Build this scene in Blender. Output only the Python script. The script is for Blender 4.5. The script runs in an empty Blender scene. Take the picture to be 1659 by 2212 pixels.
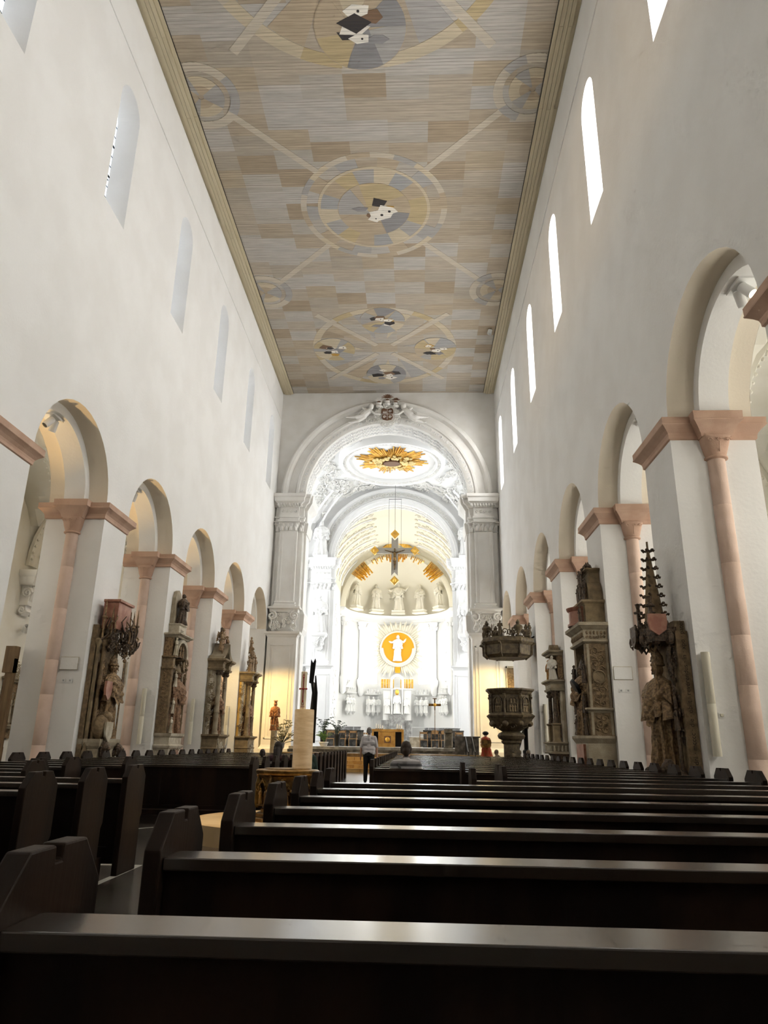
import bpy, math, random
from mathutils import Matrix, Vector, noise
random.seed(7)
S = bpy.context.scene
C = S.collection
PI = math.pi
# ------------------------------------------------------------------ camera, world, exposure
cd = bpy.data.cameras.new('camera'); cam = bpy.data.objects.new('camera', cd); C.objects.link(cam)
cd.sensor_fit = 'VERTICAL'; cd.sensor_height = 36.0; cd.lens = 1534.0/2212*36.0; cd.clip_end = 400; cd.clip_start = 0.05
c0 = Vector((0.9990353, 0.0411499, 0.01533486)); c1 = Vector((0.00173812, 0.31187293, -0.95012223)); c2 = Vector((-0.04387996, 0.9492323, 0.31150055))
cam.matrix_world = Matrix(((c0.x, -c1.x, -c2.x, 0), (c0.y, -c1.y, -c2.y, 0), (c0.z, -c1.z, -c2.z, 1.19), (0, 0, 0, 1)))
S.camera = cam
W = bpy.data.worlds.new('sky'); S.world = W; W.use_nodes = True
W.node_tree.nodes['Background'].inputs[0].default_value = (0.80, 0.88, 1.0, 1)
W.node_tree.nodes['Background'].inputs[1].default_value = 1.2
S.view_settings.view_transform = 'Standard'; S.view_settings.look = 'None'; S.view_settings.gamma = 1.0
S.view_settings.use_curve_mapping = False
S.view_settings.exposure = 0.38
S.cycles.max_bounces = 6; S.cycles.diffuse_bounces = 4; S.cycles.glossy_bounces = 3; S.cycles.transmission_bounces = 2
S.cycles.use_adaptive_sampling = True; S.cycles.adaptive_threshold = 0.12; S.cycles.adaptive_min_samples = 12; S.cycles.caustics_reflective = False; S.cycles.caustics_refractive = False
S.cycles.sample_clamp_indirect = 6.0
EM_R, EM_L, EM_T, EM_APSE, EM_AISLE, EM_CH = 24.0, 0.85, 6.5, 7.0, 7.0, 14.0     # daylight in the windows

# ------------------------------------------------------------------ materials
MATS = {}
def mat(name, col, rough=0.7, metal=0.0, col2=None, scale=3.0, bump=0.0, bscale=30.0, emit=None, estr=0.0, lo=0.4, hi=0.6, detail=4.0, stretch=None, spec=0.5, coat=0.0):
    if name in MATS: return MATS[name]
    m = bpy.data.materials.new(name); m.use_nodes = True; n = m.node_tree.nodes; l = m.node_tree.links
    b = n['Principled BSDF']
    b.inputs['Base Color'].default_value = (*col, 1); b.inputs['Roughness'].default_value = rough; b.inputs['Metallic'].default_value = metal
    b.inputs['Specular IOR Level'].default_value = spec
    if coat: b.inputs['Coat Weight'].default_value = coat; b.inputs['Coat Roughness'].default_value = 0.22
    tc = n.new('ShaderNodeTexCoord'); src = tc.outputs['Object']
    if stretch:
        mp = n.new('ShaderNodeMapping'); mp.inputs['Scale'].default_value = stretch; l.new(src, mp.inputs['Vector']); src = mp.outputs['Vector']
    if col2 is not None:
        nz = n.new('ShaderNodeTexNoise'); nz.inputs['Scale'].default_value = scale; nz.inputs['Detail'].default_value = detail; l.new(src, nz.inputs['Vector'])
        r = n.new('ShaderNodeValToRGB'); r.color_ramp.elements[0].position = lo; r.color_ramp.elements[1].position = hi
        r.color_ramp.elements[0].color = (*col, 1); r.color_ramp.elements[1].color = (*col2, 1)
        l.new(nz.outputs['Fac'], r.inputs['Fac']); l.new(r.outputs['Color'], b.inputs['Base Color'])
    if bump:
        nb = n.new('ShaderNodeTexNoise'); nb.inputs['Scale'].default_value = bscale; nb.inputs['Detail'].default_value = 5; l.new(src, nb.inputs['Vector'])
        bp = n.new('ShaderNodeBump'); bp.inputs['Strength'].default_value = bump; bp.inputs['Distance'].default_value = 0.02
        l.new(nb.outputs['Fac'], bp.inputs['Height']); l.new(bp.outputs['Normal'], b.inputs['Normal'])
    if emit is not None:
        b.inputs['Emission Color'].default_value = (*emit, 1); b.inputs['Emission Strength'].default_value = estr
    MATS[name] = m
    return m
PLASTER = mat('plaster', (0.80, 0.79, 0.765), 0.85, col2=(0.84, 0.835, 0.815), scale=0.6, bump=0.22, bscale=14)
STUCCO = mat('stucco', (0.80, 0.785, 0.745), 0.75, col2=(0.84, 0.83, 0.80), scale=1.2, bump=0.15, bscale=25)
STUCCOW = mat('white stucco', (0.86, 0.86, 0.85), 0.7, bump=0.1, bscale=25)
SOFFIT_SHADE = mat('tan soffit shade', (0.76, 0.685, 0.565), 0.85, bump=0.15, bscale=20)  # warm shade of the recessed arch soffits, put into their plaster colour
PINKS = mat('pale pink sandstone', (0.64, 0.475, 0.38), 0.8, col2=(0.70, 0.53, 0.435), scale=2.2, bump=0.2, bscale=40)
PINK = mat('pink sandstone', (0.50, 0.325, 0.235), 0.8, col2=(0.57, 0.385, 0.285), scale=2.2, bump=0.2, bscale=40)
BEIGE = mat('beige board', (0.56, 0.485, 0.335), 0.7, col2=(0.60, 0.525, 0.37), scale=2, stretch=(8, .4, 8))
WOOD = mat('dark pew wood', (0.010, 0.006, 0.004), 0.45, col2=(0.022, 0.012, 0.007), scale=5, stretch=(1, 1, .12), bump=0.05, bscale=60, spec=0.12)
WOODTOP = mat('polished pew wood', (0.018, 0.011, 0.007), 0.27, col2=(0.034, 0.020, 0.012), scale=5, stretch=(.15, 1, 1), coat=1.0)
WOODEDGE = mat('worn pew edge', (0.09, 0.055, 0.026), 0.35, col2=(0.05, 0.03, 0.017), scale=4)
STONE_T = mat('tan stone', (0.30, 0.225, 0.125), 0.75, col2=(0.16, 0.115, 0.065), scale=5, bump=0.5, bscale=45, lo=.35, hi=.7)
STONE_B = mat('brown carved stone', (0.36, 0.235, 0.115), 0.62, col2=(0.14, 0.085, 0.042), scale=20, bump=0.9, bscale=32, lo=.38, hi=.64)
STONE_D = mat('dark carved stone', (0.14, 0.09, 0.05), 0.58, col2=(0.042, 0.027, 0.017), scale=20, bump=0.9, bscale=32, lo=.36, hi=.64)
STONE_G = mat('grey beige stone', (0.42, 0.36, 0.26), 0.75, col2=(0.27, 0.22, 0.145), scale=4, bump=0.5, bscale=40, lo=.3, hi=.7)
STONE_W = mat('pale monument stone', (0.60, 0.55, 0.44), 0.75, col2=(0.42, 0.36, 0.26), scale=4, bump=0.4, bscale=40)
REDMARBLE = mat('red marble', (0.30, 0.11, 0.065), 0.45, col2=(0.40, 0.19, 0.12), scale=6, bump=0.1)
ORNTAN = mat('tan ornament stone', (0.27, 0.19, 0.10), 0.75, col2=(0.17, 0.115, 0.06), scale=9, bump=0.8, bscale=28)
GILT_ST = mat('gilded carving', (0.42, 0.24, 0.06), 0.45, 0.35, col2=(0.16, 0.085, 0.03), scale=8, bump=0.5, bscale=35)
GOLD = mat('gold leaf', (0.95, 0.60, 0.13), 0.32, 0.75, col2=(0.80, 0.43, 0.07), scale=5, bump=0.2, bscale=30)
GOLDDISC = mat('gold disc', (0.95, 0.47, 0.03), 0.3, 0.45, bump=0.1, bscale=10)
GOLDRAY = mat('gold rays', (0.85, 0.52, 0.10), 0.38, 0.6, col2=(0.60, 0.30, 0.05), scale=4)
BROWNSH = mat('brown heraldic field', (0.17, 0.085, 0.045), 0.5)
CREAMP = mat('cream stucco figures', (0.80, 0.755, 0.635), 0.75)
APSEWALL = mat('apse plaster', (0.82, 0.82, 0.80), 0.8)
DOMEP = mat('cream dome plaster', (0.82, 0.765, 0.62), 0.8)
GREYM = mat('grey marble', (0.22, 0.22, 0.215), 0.3, col2=(0.40, 0.40, 0.395), scale=3.5, lo=.42, hi=.62, detail=8)
DARKM = mat('dark marble', (0.055, 0.055, 0.052), 0.25, col2=(0.16, 0.155, 0.145), scale=4, lo=.45, hi=.66, detail=8)
GOLDM = mat('golden marble', (0.50, 0.30, 0.085), 0.3, col2=(0.34, 0.18, 0.045), scale=3.5, lo=.42, hi=.62, detail=8)
HONEY = mat('honey stone', (0.58, 0.39, 0.15), 0.35, col2=(0.45, 0.27, 0.085), scale=3.5, detail=7)
TRAV = mat('travertine', (0.66, 0.53, 0.36), 0.45, col2=(0.52, 0.385, 0.23), scale=4, stretch=(1, 1, 4), lo=.42, hi=.66, detail=8, bump=0.1)
PLATST = mat('pale platform stone', (0.68, 0.52, 0.30), 0.45, col2=(0.58, 0.42, 0.22), scale=3, detail=7)
BRONZE = mat('bronze', (0.20, 0.115, 0.035), 0.35, 0.8, col2=(0.05, 0.03, 0.015), scale=10, bump=0.3)
BRONZEL = mat('bright bronze', (0.33, 0.205, 0.07), 0.35, 0.8, col2=(0.14, 0.08, 0.025), scale=9)
BLACKM = mat('black metal', (0.012, 0.012, 0.013), 0.4, 0.6)
DARKIRON = mat('dark iron', (0.02, 0.02, 0.02), 0.5, 0.5)
SILVER = mat('silver grey metal', (0.34, 0.31, 0.26), 0.45, 0.5)
WHITEP = mat('white painted metal', (0.80, 0.80, 0.78), 0.5)
CREAMT = mat('cream loudspeaker', (0.66, 0.62, 0.50), 0.6)
WAX = mat('candle wax', (0.90, 0.82, 0.62), 0.5)
REDWAX = mat('red wax', (0.35, 0.02, 0.015), 0.5)
OAK = mat('light oak', (0.42, 0.26, 0.12), 0.5, col2=(0.34, 0.20, 0.085), scale=4)
TERRA = mat('terracotta', (0.42, 0.18, 0.055), 0.6, col2=(0.26, 0.10, 0.03), scale=8, bump=0.4)
REDROBE = mat('red painted robe', (0.55, 0.055, 0.02), 0.5, col2=(0.42, 0.10, 0.03), scale=10)
FLESH = mat('painted flesh', (0.66, 0.46, 0.33), 0.55)
SKIN = mat('skin', (0.50, 0.28, 0.19), 0.55)
SHIRTW = mat('white shirt', (0.62, 0.60, 0.62), 0.85, bump=0.3, bscale=14)
TROUS = mat('black trousers', (0.008, 0.008, 0.009), 0.8)
HAIRG = mat('grey hair', (0.16, 0.15, 0.14), 0.7, col2=(0.30, 0.29, 0.28), scale=40)
HAIRD = mat('dark hair', (0.018, 0.011, 0.008), 0.6, col2=(0.035, 0.022, 0.014), scale=40)
HAIRB = mat('brown hair', (0.03, 0.016, 0.009), 0.6)
GREENC = mat('dark green cloth', (0.03, 0.055, 0.04), 0.85)
PURPC = mat('dark plum cloth', (0.06, 0.022, 0.028), 0.85)
STRAP = mat('grey strap', (0.06, 0.06, 0.06), 0.7)
LEAF = mat('leaf', (0.05, 0.13, 0.025), 0.45, col2=(0.11, 0.20, 0.03), scale=6)
LEAFD = mat('dark leaf', (0.012, 0.035, 0.015), 0.45)
PETAL = mat('cream petal', (0.80, 0.72, 0.45), 0.6)
POTW = mat('white pot', (0.68, 0.68, 0.66), 0.4)
PLANKW = mat('old oak board', (0.20, 0.125, 0.055), 0.7, col2=(0.13, 0.075, 0.03), scale=3, stretch=(4, 4, .4))
AISLEP = mat('aisle plaster', (0.74, 0.71, 0.62), 0.85, col2=(0.78, 0.76, 0.69), scale=.8)
LINE = mat('white inlay', (0.55, 0.53, 0.47), 0.4)
INK = mat('dark ink', (0.03, 0.018, 0.01), 0.7)
def glow(name, col, s): return mat(name, (0.8, 0.8, 0.8), 0.5, emit=col, estr=s)
PANE_R = glow('daylit glass south', (1.0, 0.985, 0.96), EM_R)
PANE_L = glow('daylit glass north', (0.72, 0.84, 1.0), EM_L)
PANE_T = glow('daylit glass transept', (0.95, 0.975, 1.0), EM_T)
PANE_A = glow('daylit glass apse', (0.95, 0.98, 1.0), EM_APSE)
PANE_C = glow('daylit glass choir', (1.0, 0.98, 0.94), EM_CH)
PANE_S = glow('daylit glass aisle', (1.0, 0.97, 0.90), EM_AISLE)
PANE_N = glow('daylit glass north aisle', (1.0, 0.95, 0.84), EM_AISLE*.35)

# ------------------------------------------------------------------ geometry collector
class G:
    def __init__(s): s.v = []; s.f = []
    def q(s, *pts):
        i = len(s.v); s.v += [tuple(p) for p in pts]; s.f.append(tuple(range(i, i+len(pts)))); return s
    def box(s, x0, x1, y0, y1, z0, z1):
        i = len(s.v); s.v += [(x0,y0,z0),(x1,y0,z0),(x1,y1,z0),(x0,y1,z0),(x0,y0,z1),(x1,y0,z1),(x1,y1,z1),(x0,y1,z1)]
        s.f += [(i+3,i+2,i+1,i),(i+4,i+5,i+6,i+7),(i,i+1,i+5,i+4),(i+1,i+2,i+6,i+5),(i+2,i+3,i+7,i+6),(i+3,i,i+4,i+7)]; return s
    def grid(s, fn, nu, nv, cu=False, cv=False):
        i = len(s.v); mu = nu if cu else nu+1; mv = nv if cv else nv+1
        for a in range(mu):
            for b in range(mv): s.v.append(tuple(fn(a/nu, b/nv)))
        for a in range(nu):
            for b in range(nv):
                a2 = (a+1) % mu; b2 = (b+1) % mv
                s.f.append((i+a*mv+b, i+a2*mv+b, i+a2*mv+b2, i+a*mv+b2))
        return s
    def loft(s, rings, cap=True, closed=True):
        i = len(s.v); n = len(rings[0])
        for r in rings: s.v += [tuple(p) for p in r]
        for a in range(len(rings)-1):
            for b in range(n if closed else n-1):
                b2 = (b+1) % n
                s.f.append((i+a*n+b, i+a*n+b2, i+(a+1)*n+b2, i+(a+1)*n+b))
        if cap:
            s.f.append(tuple(range(i+n-1, i-1, -1))); j = i+(len(rings)-1)*n; s.f.append(tuple(range(j, j+n)))
        return s
    def lathe(s, prof, c=(0,0,0), n=16, a0=0.0, a1=2*PI, sx=1, sy=1):
        full = abs(a1-a0-2*PI) < 1e-6; m = n if full else n+1
        rings = [[(c[0]+r*sx*math.cos(a0+(a1-a0)*k/n), c[1]+r*sy*math.sin(a0+(a1-a0)*k/n), c[2]+z) for k in range(m)] for r, z in prof]
        return s.loft(rings, True, full)
    def mould(s, x0, x1, y0, y1, prof, back=False):
        """rectangle lofted through (z, outward offset); the y0 side stays flat against the wall unless back"""
        return s.loft([[(x0-d, y0-(d if back else 0), z), (x1+d, y0-(d if back else 0), z), (x1+d, y1+d, z), (x0-d, y1+d, z)] for z, d in prof])
    def sph(s, c, r, nu=10, nv=7):
        if not hasattr(r, '__len__'): r = (r, r, r)
        return s.loft([[(c[0]+r[0]*math.sin(PI*b/nv)*math.cos(2*PI*a/nu), c[1]+r[1]*math.sin(PI*b/nv)*math.sin(2*PI*a/nu), c[2]-r[2]*math.cos(PI*b/nv)) for a in range(nu)] for b in [0.12]+list(range(1, nv))+[nv-0.12]])
    def tube(s, pts, r, n=6, cap=True):
        pts = [Vector(p) for p in pts]; m = len(pts)
        rs = r if hasattr(r, '__len__') else [r]*m
        rings = []; up = None
        for k in range(m):
            t = (pts[min(k+1, m-1)]-pts[max(k-1, 0)])
            if t.length < 1e-9: t = Vector((0,0,1))
            t.normalize()
            if up is None: up = Vector((0,0,1)) if abs(t.z) < .9 else Vector((1,0,0))
            e = up-t*up.dot(t)
            if e.length < 1e-6: e = Vector((1,0,0))-t*t.x
            e.normalize(); up = e; w = t.cross(e)
            rings.append([pts[k]+e*(rs[k]*math.cos(2*PI*j/n))+w*(rs[k]*math.sin(2*PI*j/n)) for j in range(n)])
        return s.loft(rings, cap)
    def prism(s, poly, fn, d0, d1):
        """poly of (a,b) lifted by fn(a,b,d) from d0 to d1"""
        return s.loft([[fn(a, b, d0) for a, b in poly], [fn(a, b, d1) for a, b in poly]])
    def add(s, o, M=None):
        i = len(s.v)
        s.v += [tuple(M @ Vector(p)) for p in o.v] if M is not None else o.v
        s.f += [tuple(k+i for k in f) for f in o.f]; return s
    def spiral(s, c, u, v, r, th=None, turns=1.5, hand=1, n=11, ph=0.0, tail=True):
        c = Vector(c); u = Vector(u); v = Vector(v); th = th or r*.2; pts = []; rs = []
        for k in range(n):
            t = k/(n-1); a = ph+hand*turns*2*PI*t; rr = r*(1-.88*t)
            pts.append(c+u*(rr*math.cos(a))+v*(rr*math.sin(a))); rs.append(th*(1-.3*t))
        return s.tube(pts, rs, 4)
def T(x=0, y=0, z=0, rz=0, sc=1, rx=0, ry=0): return Matrix.Translation((x,y,z)) @ Matrix.Rotation(rz,4,'Z') @ Matrix.Rotation(ry,4,'Y') @ Matrix.Rotation(rx,4,'X') @ Matrix.Scale(sc,4)
def mesh_of(g, name, m, smooth=False):
    me = bpy.data.meshes.new(name); me.from_pydata(g.v, [], g.f)
    me.materials.append(m)
    if smooth:
        me.polygons.foreach_set('use_smooth', [True]*len(me.polygons))
        try: me.set_sharp_from_angle(angle=math.radians(42 if smooth is True else smooth))
        except Exception: pass
    me.validate(); me.update(); return me
def link(name, me, parent=None, M=None):
    o = bpy.data.objects.new(name, me); C.objects.link(o)
    if parent is not None: o.parent = parent
    if M is not None: o.matrix_local = M
    return o
def obj(name, g, m, parent=None, smooth=False, M=None, kind=None):
    o = link(name, mesh_of(g, name, m, smooth), parent, M)
    if kind: o['kind'] = kind
    return o
def tag(o, label, cat, group=None):
    o['label'] = label; o['category'] = cat
    if group: o['group'] = group
    return o
def thing(name, label, cat, loc=(0,0,0), rotz=0, group=None):
    o = bpy.data.objects.new(name, None); C.objects.link(o); o.empty_display_size = .1
    o.location = loc; o.rotation_euler = (0,0,rotz)
    return tag(o, label, cat, group)
def struct(name, g, m, smooth=False):
    o = obj(name, g, m, None, smooth); o['kind'] = 'structure'; return o
def sempty(name, loc=(0,0,0)):
    o = bpy.data.objects.new(name, None); C.objects.link(o); o.location = loc; o['kind'] = 'structure'; return o
def rnd(a, b): return a+(b-a)*random.random()
ORD = ['first','second','third','fourth','fifth','sixth','seventh','eighth','ninth','tenth','eleventh','twelfth','thirteenth','fourteenth','fifteenth','sixteenth','seventeenth','eighteenth','nineteenth','twentieth']

# walls with arched openings.  P(s, z, d) -> point;  opening = (centre, half width, sill, springing)
def arc_pts(o, n=18): return [(o[0]-o[1]*math.cos(PI*k/n), o[3]+o[1]*math.sin(PI*k/n)) for k in range(n+1)]
def wall_face(g, P, s0, s1, z0, z1, ops, d, ds=99, flip=False):
    def Q(a, b, za, zb):
        n = max(1, int(math.ceil((b-a)/ds)))
        for k in range(n):
            p, r = a+(b-a)*k/n, a+(b-a)*(k+1)/n
            pts = [P(p,za,d), P(r,za,d), P(r,zb,d), P(p,zb,d)]
            g.q(*(reversed(pts) if flip else pts))
    cur = s0
    for o in sorted(ops):
        Q(cur, o[0]-o[1], z0, z1)
        if o[2] > z0+1e-6: Q(o[0]-o[1], o[0]+o[1], z0, o[2])
        a = arc_pts(o)
        for k in range(len(a)-1):
            pts = [P(a[k][0],a[k][1],d), P(a[k+1][0],a[k+1][1],d), P(a[k+1][0],z1,d), P(a[k][0],z1,d)]
            g.q(*(reversed(pts) if flip else pts))
        cur = o[0]+o[1]
    Q(cur, s1, z0, z1)
def reveal(g, P, o, d0, d1, o2=None, flip=False, sill=True):
    o2 = o2 or o
    def prof(o): return [(o[0]-o[1], o[2])]+arc_pts(o)+[(o[0]+o[1], o[2])]
    a, b = prof(o), prof(o2)
    n = len(a)
    for k in range(n if sill else n-1):
        k2 = (k+1) % n
        pts = [P(*a[k],d0), P(*b[k],d1), P(*b[k2],d1), P(*a[k2],d0)]
        g.q(*(reversed(pts) if flip else pts))
def arched_pane(g, P, o, d, n=18, flip=False):
    pts = [P(o[0]-o[1], o[2], d)]+[P(a,b,d) for a,b in arc_pts(o,n)]+[P(o[0]+o[1], o[2], d)]
    g.q(*(pts if flip else reversed(pts)))
# ------------------------------------------------------------------ the nave shell
XL, XR, CX0, YF, HC = -8.35, 4.9, -1.725, 40.1, 22.2
PR = [13.55+5.47*k for k in range(-3, 6)]; PL = [18.65+5.42*k for k in range(-4, 5)]
def side_P(s): return (lambda y, z, d: (XR+d, y, z)) if s > 0 else (lambda y, z, d: (XL-d, y, z))
def nave_side(s, piers, w0, wp, nm):
    P = side_P(s); g = G(); fl = s > 0
    arches = [((piers[i]+piers[i+1])/2, 1.95, 0.0, 7.25) for i in range(len(piers)-1)]
    arches = [a for a in arches if a[0]+1.95 <= YF+.05 and a[0]-1.95 > -6]
    wins = [(w0+wp*k, 0.66, 15.08, 18.75) for k in range(-3, 5)]
    wins = [w for w in wins if -5 < w[0] < YF-.8]
    wall_face(g, P, -6, YF, 0, 12, arches, 0.0, flip=fl); wall_face(g, P, -6, YF, 0, 12, arches, 1.6, flip=not fl)
    wall_face(g, P, -6, YF, 12, HC+.3, wins, 0.0, flip=fl)
    for a in arches: g.q(P(a[0]-1.95,0,0),P(a[0]-1.95,0,1.6),P(a[0]-1.95,7.25,1.6),P(a[0]-1.95,7.25,0)); g.q(P(a[0]+1.95,0,1.6),P(a[0]+1.95,0,0),P(a[0]+1.95,7.25,0),P(a[0]+1.95,7.25,1.6))
    for w in wins: reveal(g, P, w, 0.0, 0.62, (w[0], 0.50, 15.5, 18.72), flip=fl)
    # flat string course just under the ceiling
    x0, x1 = sorted((P(0,0,0)[0], P(0,0,-.03)[0])); g.box(x0, x1, -6, YF, 20.35, 20.43)
    wall = struct('wall_'+nm, g, PLASTER)
    for a in arches:
        gs_ = G(); gs_.grid((lambda yc: (lambda u, v: P(yc-1.95*math.cos(PI*u), 7.25+1.95*math.sin(PI*u), 1.6*v)))(a[0]), 28, 1); obj('arch_soffit', gs_, SOFFIT_SHADE, wall, True)
    # arch ribs (inner order)
    gr = G(); n = 24
    prof = []
    for k in range(n+1):
        a = PI*k/n
        prof.append([(s*.52, -1.70*math.cos(a), 1.70*math.sin(a)), (s*1.08, -1.70*math.cos(a), 1.70*math.sin(a)), (s*1.08, -1.97*math.cos(a), 1.97*math.sin(a)), (s*.52, -1.97*math.cos(a), 1.97*math.sin(a))])
    gr.loft(prof); me = mesh_of(gr, 'arch_rib', PLASTER, True)
    for a in arches: link('arch_rib', me, wall, Matrix.Translation((P(0,0,0)[0], a[0], 7.25)))
    # impost, abacus, capital, half column
    gi = G(); a0, a1 = sorted((0, s*1.6))
    gi.mould(a0, a1, -.785, .785, [(6.84,.004),(6.86,.03),(6.92,.035),(6.97,.05),(7.03,.10),(7.08,.155),(7.10,.18),(7.12,.185),(7.13,.175),(7.25,.18)], True)
    mi = mesh_of(gi, 'impost', PINK)
    gc = G(); cx = s*.8
    for e in (-1, 1):
        yf = e*.80
        y0, y1 = sorted((e*.70, yf+e*.20)); gc.mould(cx-.30, cx+.30, y0, y1, [(6.83,-.02),(6.90,.0),(6.96,.03),(7.03,.08),(7.09,.13),(7.11,.16),(7.13,.165),(7.14,.155),(7.29,.16)], True)
        rings = []
        for k in range(7):
            t = k/6; z = 6.46+.38*t; sq = t**.6; ring = []
            for j in range(24):
                a = 2*PI*j/24; ca, sa = math.cos(a), math.sin(a); m = max(abs(ca), abs(sa)); R0 = .175; R1 = .265
                r = (1-sq)*R0+sq*(R1*(1-sq*.999)+sq*min(R1/m, R1*1.25))
                ring.append((cx+r*ca, yf+r*sa*.95, z))
            rings.append(ring)
        gc.loft(rings)
        gc.lathe([(.17,6.40),(.215,6.42),(.215,6.455),(.17,6.475)], (cx, yf, 0), 16)
        for dx in (-.17, 0, .17):
            gc.spiral((cx+dx, yf+e*.255, 6.74), (1,0,0), (0,0,1), .045, .010, 1.3, n=9)
        gc.tube([(cx, yf+e*.262, 6.70), (cx, yf+e*.235, 6.60), (cx+.01, yf+e*.2, 6.52)], .009, 4)
    mc = mesh_of(gc, 'capital', PINK, True)
    gs = G()
    for e in (-1, 1):
        pr = [(.24,0),(.24,.22),(.20,.26),(.22,.32),(.165,.38)]
        for zj in (1.05, 2.25, 3.1, 4.4, 5.5): pr += [(.163,zj-.008),(.158,zj),(.163,zj+.008)]
        pr += [(.16,6.42)]; gs.lathe(pr, (cx, e*.80, 0), 20)
    ms = mesh_of(gs, 'half_column', PINKS, True)
    for y in piers:
        if y > YF-.2 or y < -2: continue
        M = Matrix.Translation((P(0,0,0)[0], y, 0))
        link('impost', mi, wall, M); link('capital', mc, wall, M); link('half_column', ms, wall, M)
    # clerestory glazing
    wk = []
    for i, w in enumerate(wins):
        gp = G(); o = (w[0], 0.50, 15.5, 18.72); arched_pane(gp, P, o, 0.60, flip=fl)
        wo = sempty('window_%d' % (len(WIN)+1)); WIN.append(wo)
        obj('pane', gp, PANE_R if s > 0 else PANE_L, wo)
        gl = G()
        for k in range(9):
            z = 15.7+.36*k; gl.tube([P(w[0]-.48, z, .585), P(w[0]+.48, z, .585)], .012 if k % 3 else .028, 4)
        for dx in (-.25, 0, .25): gl.tube([P(w[0]+dx, 15.52, .585), P(w[0]+dx, 19.0, .585)], .009, 4)
        for k in range(5):
            z = rnd(16.2, 18.6); gl.tube([P(w[0]+rnd(-.45,.1), z, .583), P(w[0]+rnd(-.1,.45), z+rnd(-.3,.3), .583)], .02, 4)
        obj('lead_came', gl, BLACKM, wo)
    return wall, arches
WIN = []
wall_right, archR = nave_side(1, PR, 15.93, 5.45, 'right')
wall_left, archL = nave_side(-1, PL, 15.80, 5.43, 'left')
# long hairline settlement crack and soft ledge on the plaster are left to the material relief

# floor ---------------------------------------------------------------
def floor_mat():
    m = bpy.data.materials.new('polished stone floor'); m.use_nodes = True; n = m.node_tree.nodes; l = m.node_tree.links; b = n['Principled BSDF']
    tc = n.new('ShaderNodeTexCoord')
    br = n.new('ShaderNodeTexBrick'); br.inputs['Scale'].default_value = 1.0; br.inputs['Brick Width'].default_value = 1.2; br.inputs['Row Height'].default_value = .8
    br.inputs['Mortar Size'].default_value = .006; br.inputs['Color1'].default_value = (.062,.044,.029,1); br.inputs['Color2'].default_value = (.078,.056,.037,1); br.inputs['Mortar'].default_value = (.05,.04,.03,1)
    l.new(tc.outputs['Object'], br.inputs['Vector'])
    nz = n.new('ShaderNodeTexNoise'); nz.inputs['Scale'].default_value = 2.5; nz.inputs['Detail'].default_value = 9; nz.inputs['Distortion'].default_value = 1.2; l.new(tc.outputs['Object'], nz.inputs['Vector'])
    mx = n.new('ShaderNodeMix'); mx.data_type = 'RGBA'; mx.blend_type = 'OVERLAY'; mx.inputs[0].default_value = .55
    l.new(br.outputs['Color'], mx.inputs[6]); l.new(nz.outputs['Color'], mx.inputs[7])
    hs = n.new('ShaderNodeHueSaturation'); hs.inputs['Saturation'].default_value = .6; l.new(mx.outputs[2], hs.inputs['Color'])
    l.new(hs.outputs['Color'], b.inputs['Base Color']); b.inputs['Roughness'].default_value = .24; b.inputs['Specular IOR Level'].default_value = .25
    return m
struct('floor', G().box(-17, 13.5, -6.2, 75, -.3, 0), floor_mat())
gl = G()
gl.box(-2.80, -2.74, 3.0, 7.80, 0, .003); gl.box(-7.2, -2.80, 7.74, 7.80, 0, .003)
obj_l = obj('trim_1', gl, LINE); obj_l['kind'] = 'structure'
gl = G()
for sg in (-1, 1):
    a0, a1 = (2.45, 3.85) if sg < 0 else (-.70, .75)
    gl.loft([[(CX0+r*math.cos(a0+(a1-a0)*k/26), 9.45+r*math.sin(a0+(a1-a0)*k/26), z) for r, z in ((2.62,.0),(2.66,.0),(2.66,.003),(2.62,.003))] for k in range(27)])
obj_l = obj('trim_2', gl, LINE); obj_l['kind'] = 'structure'

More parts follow.
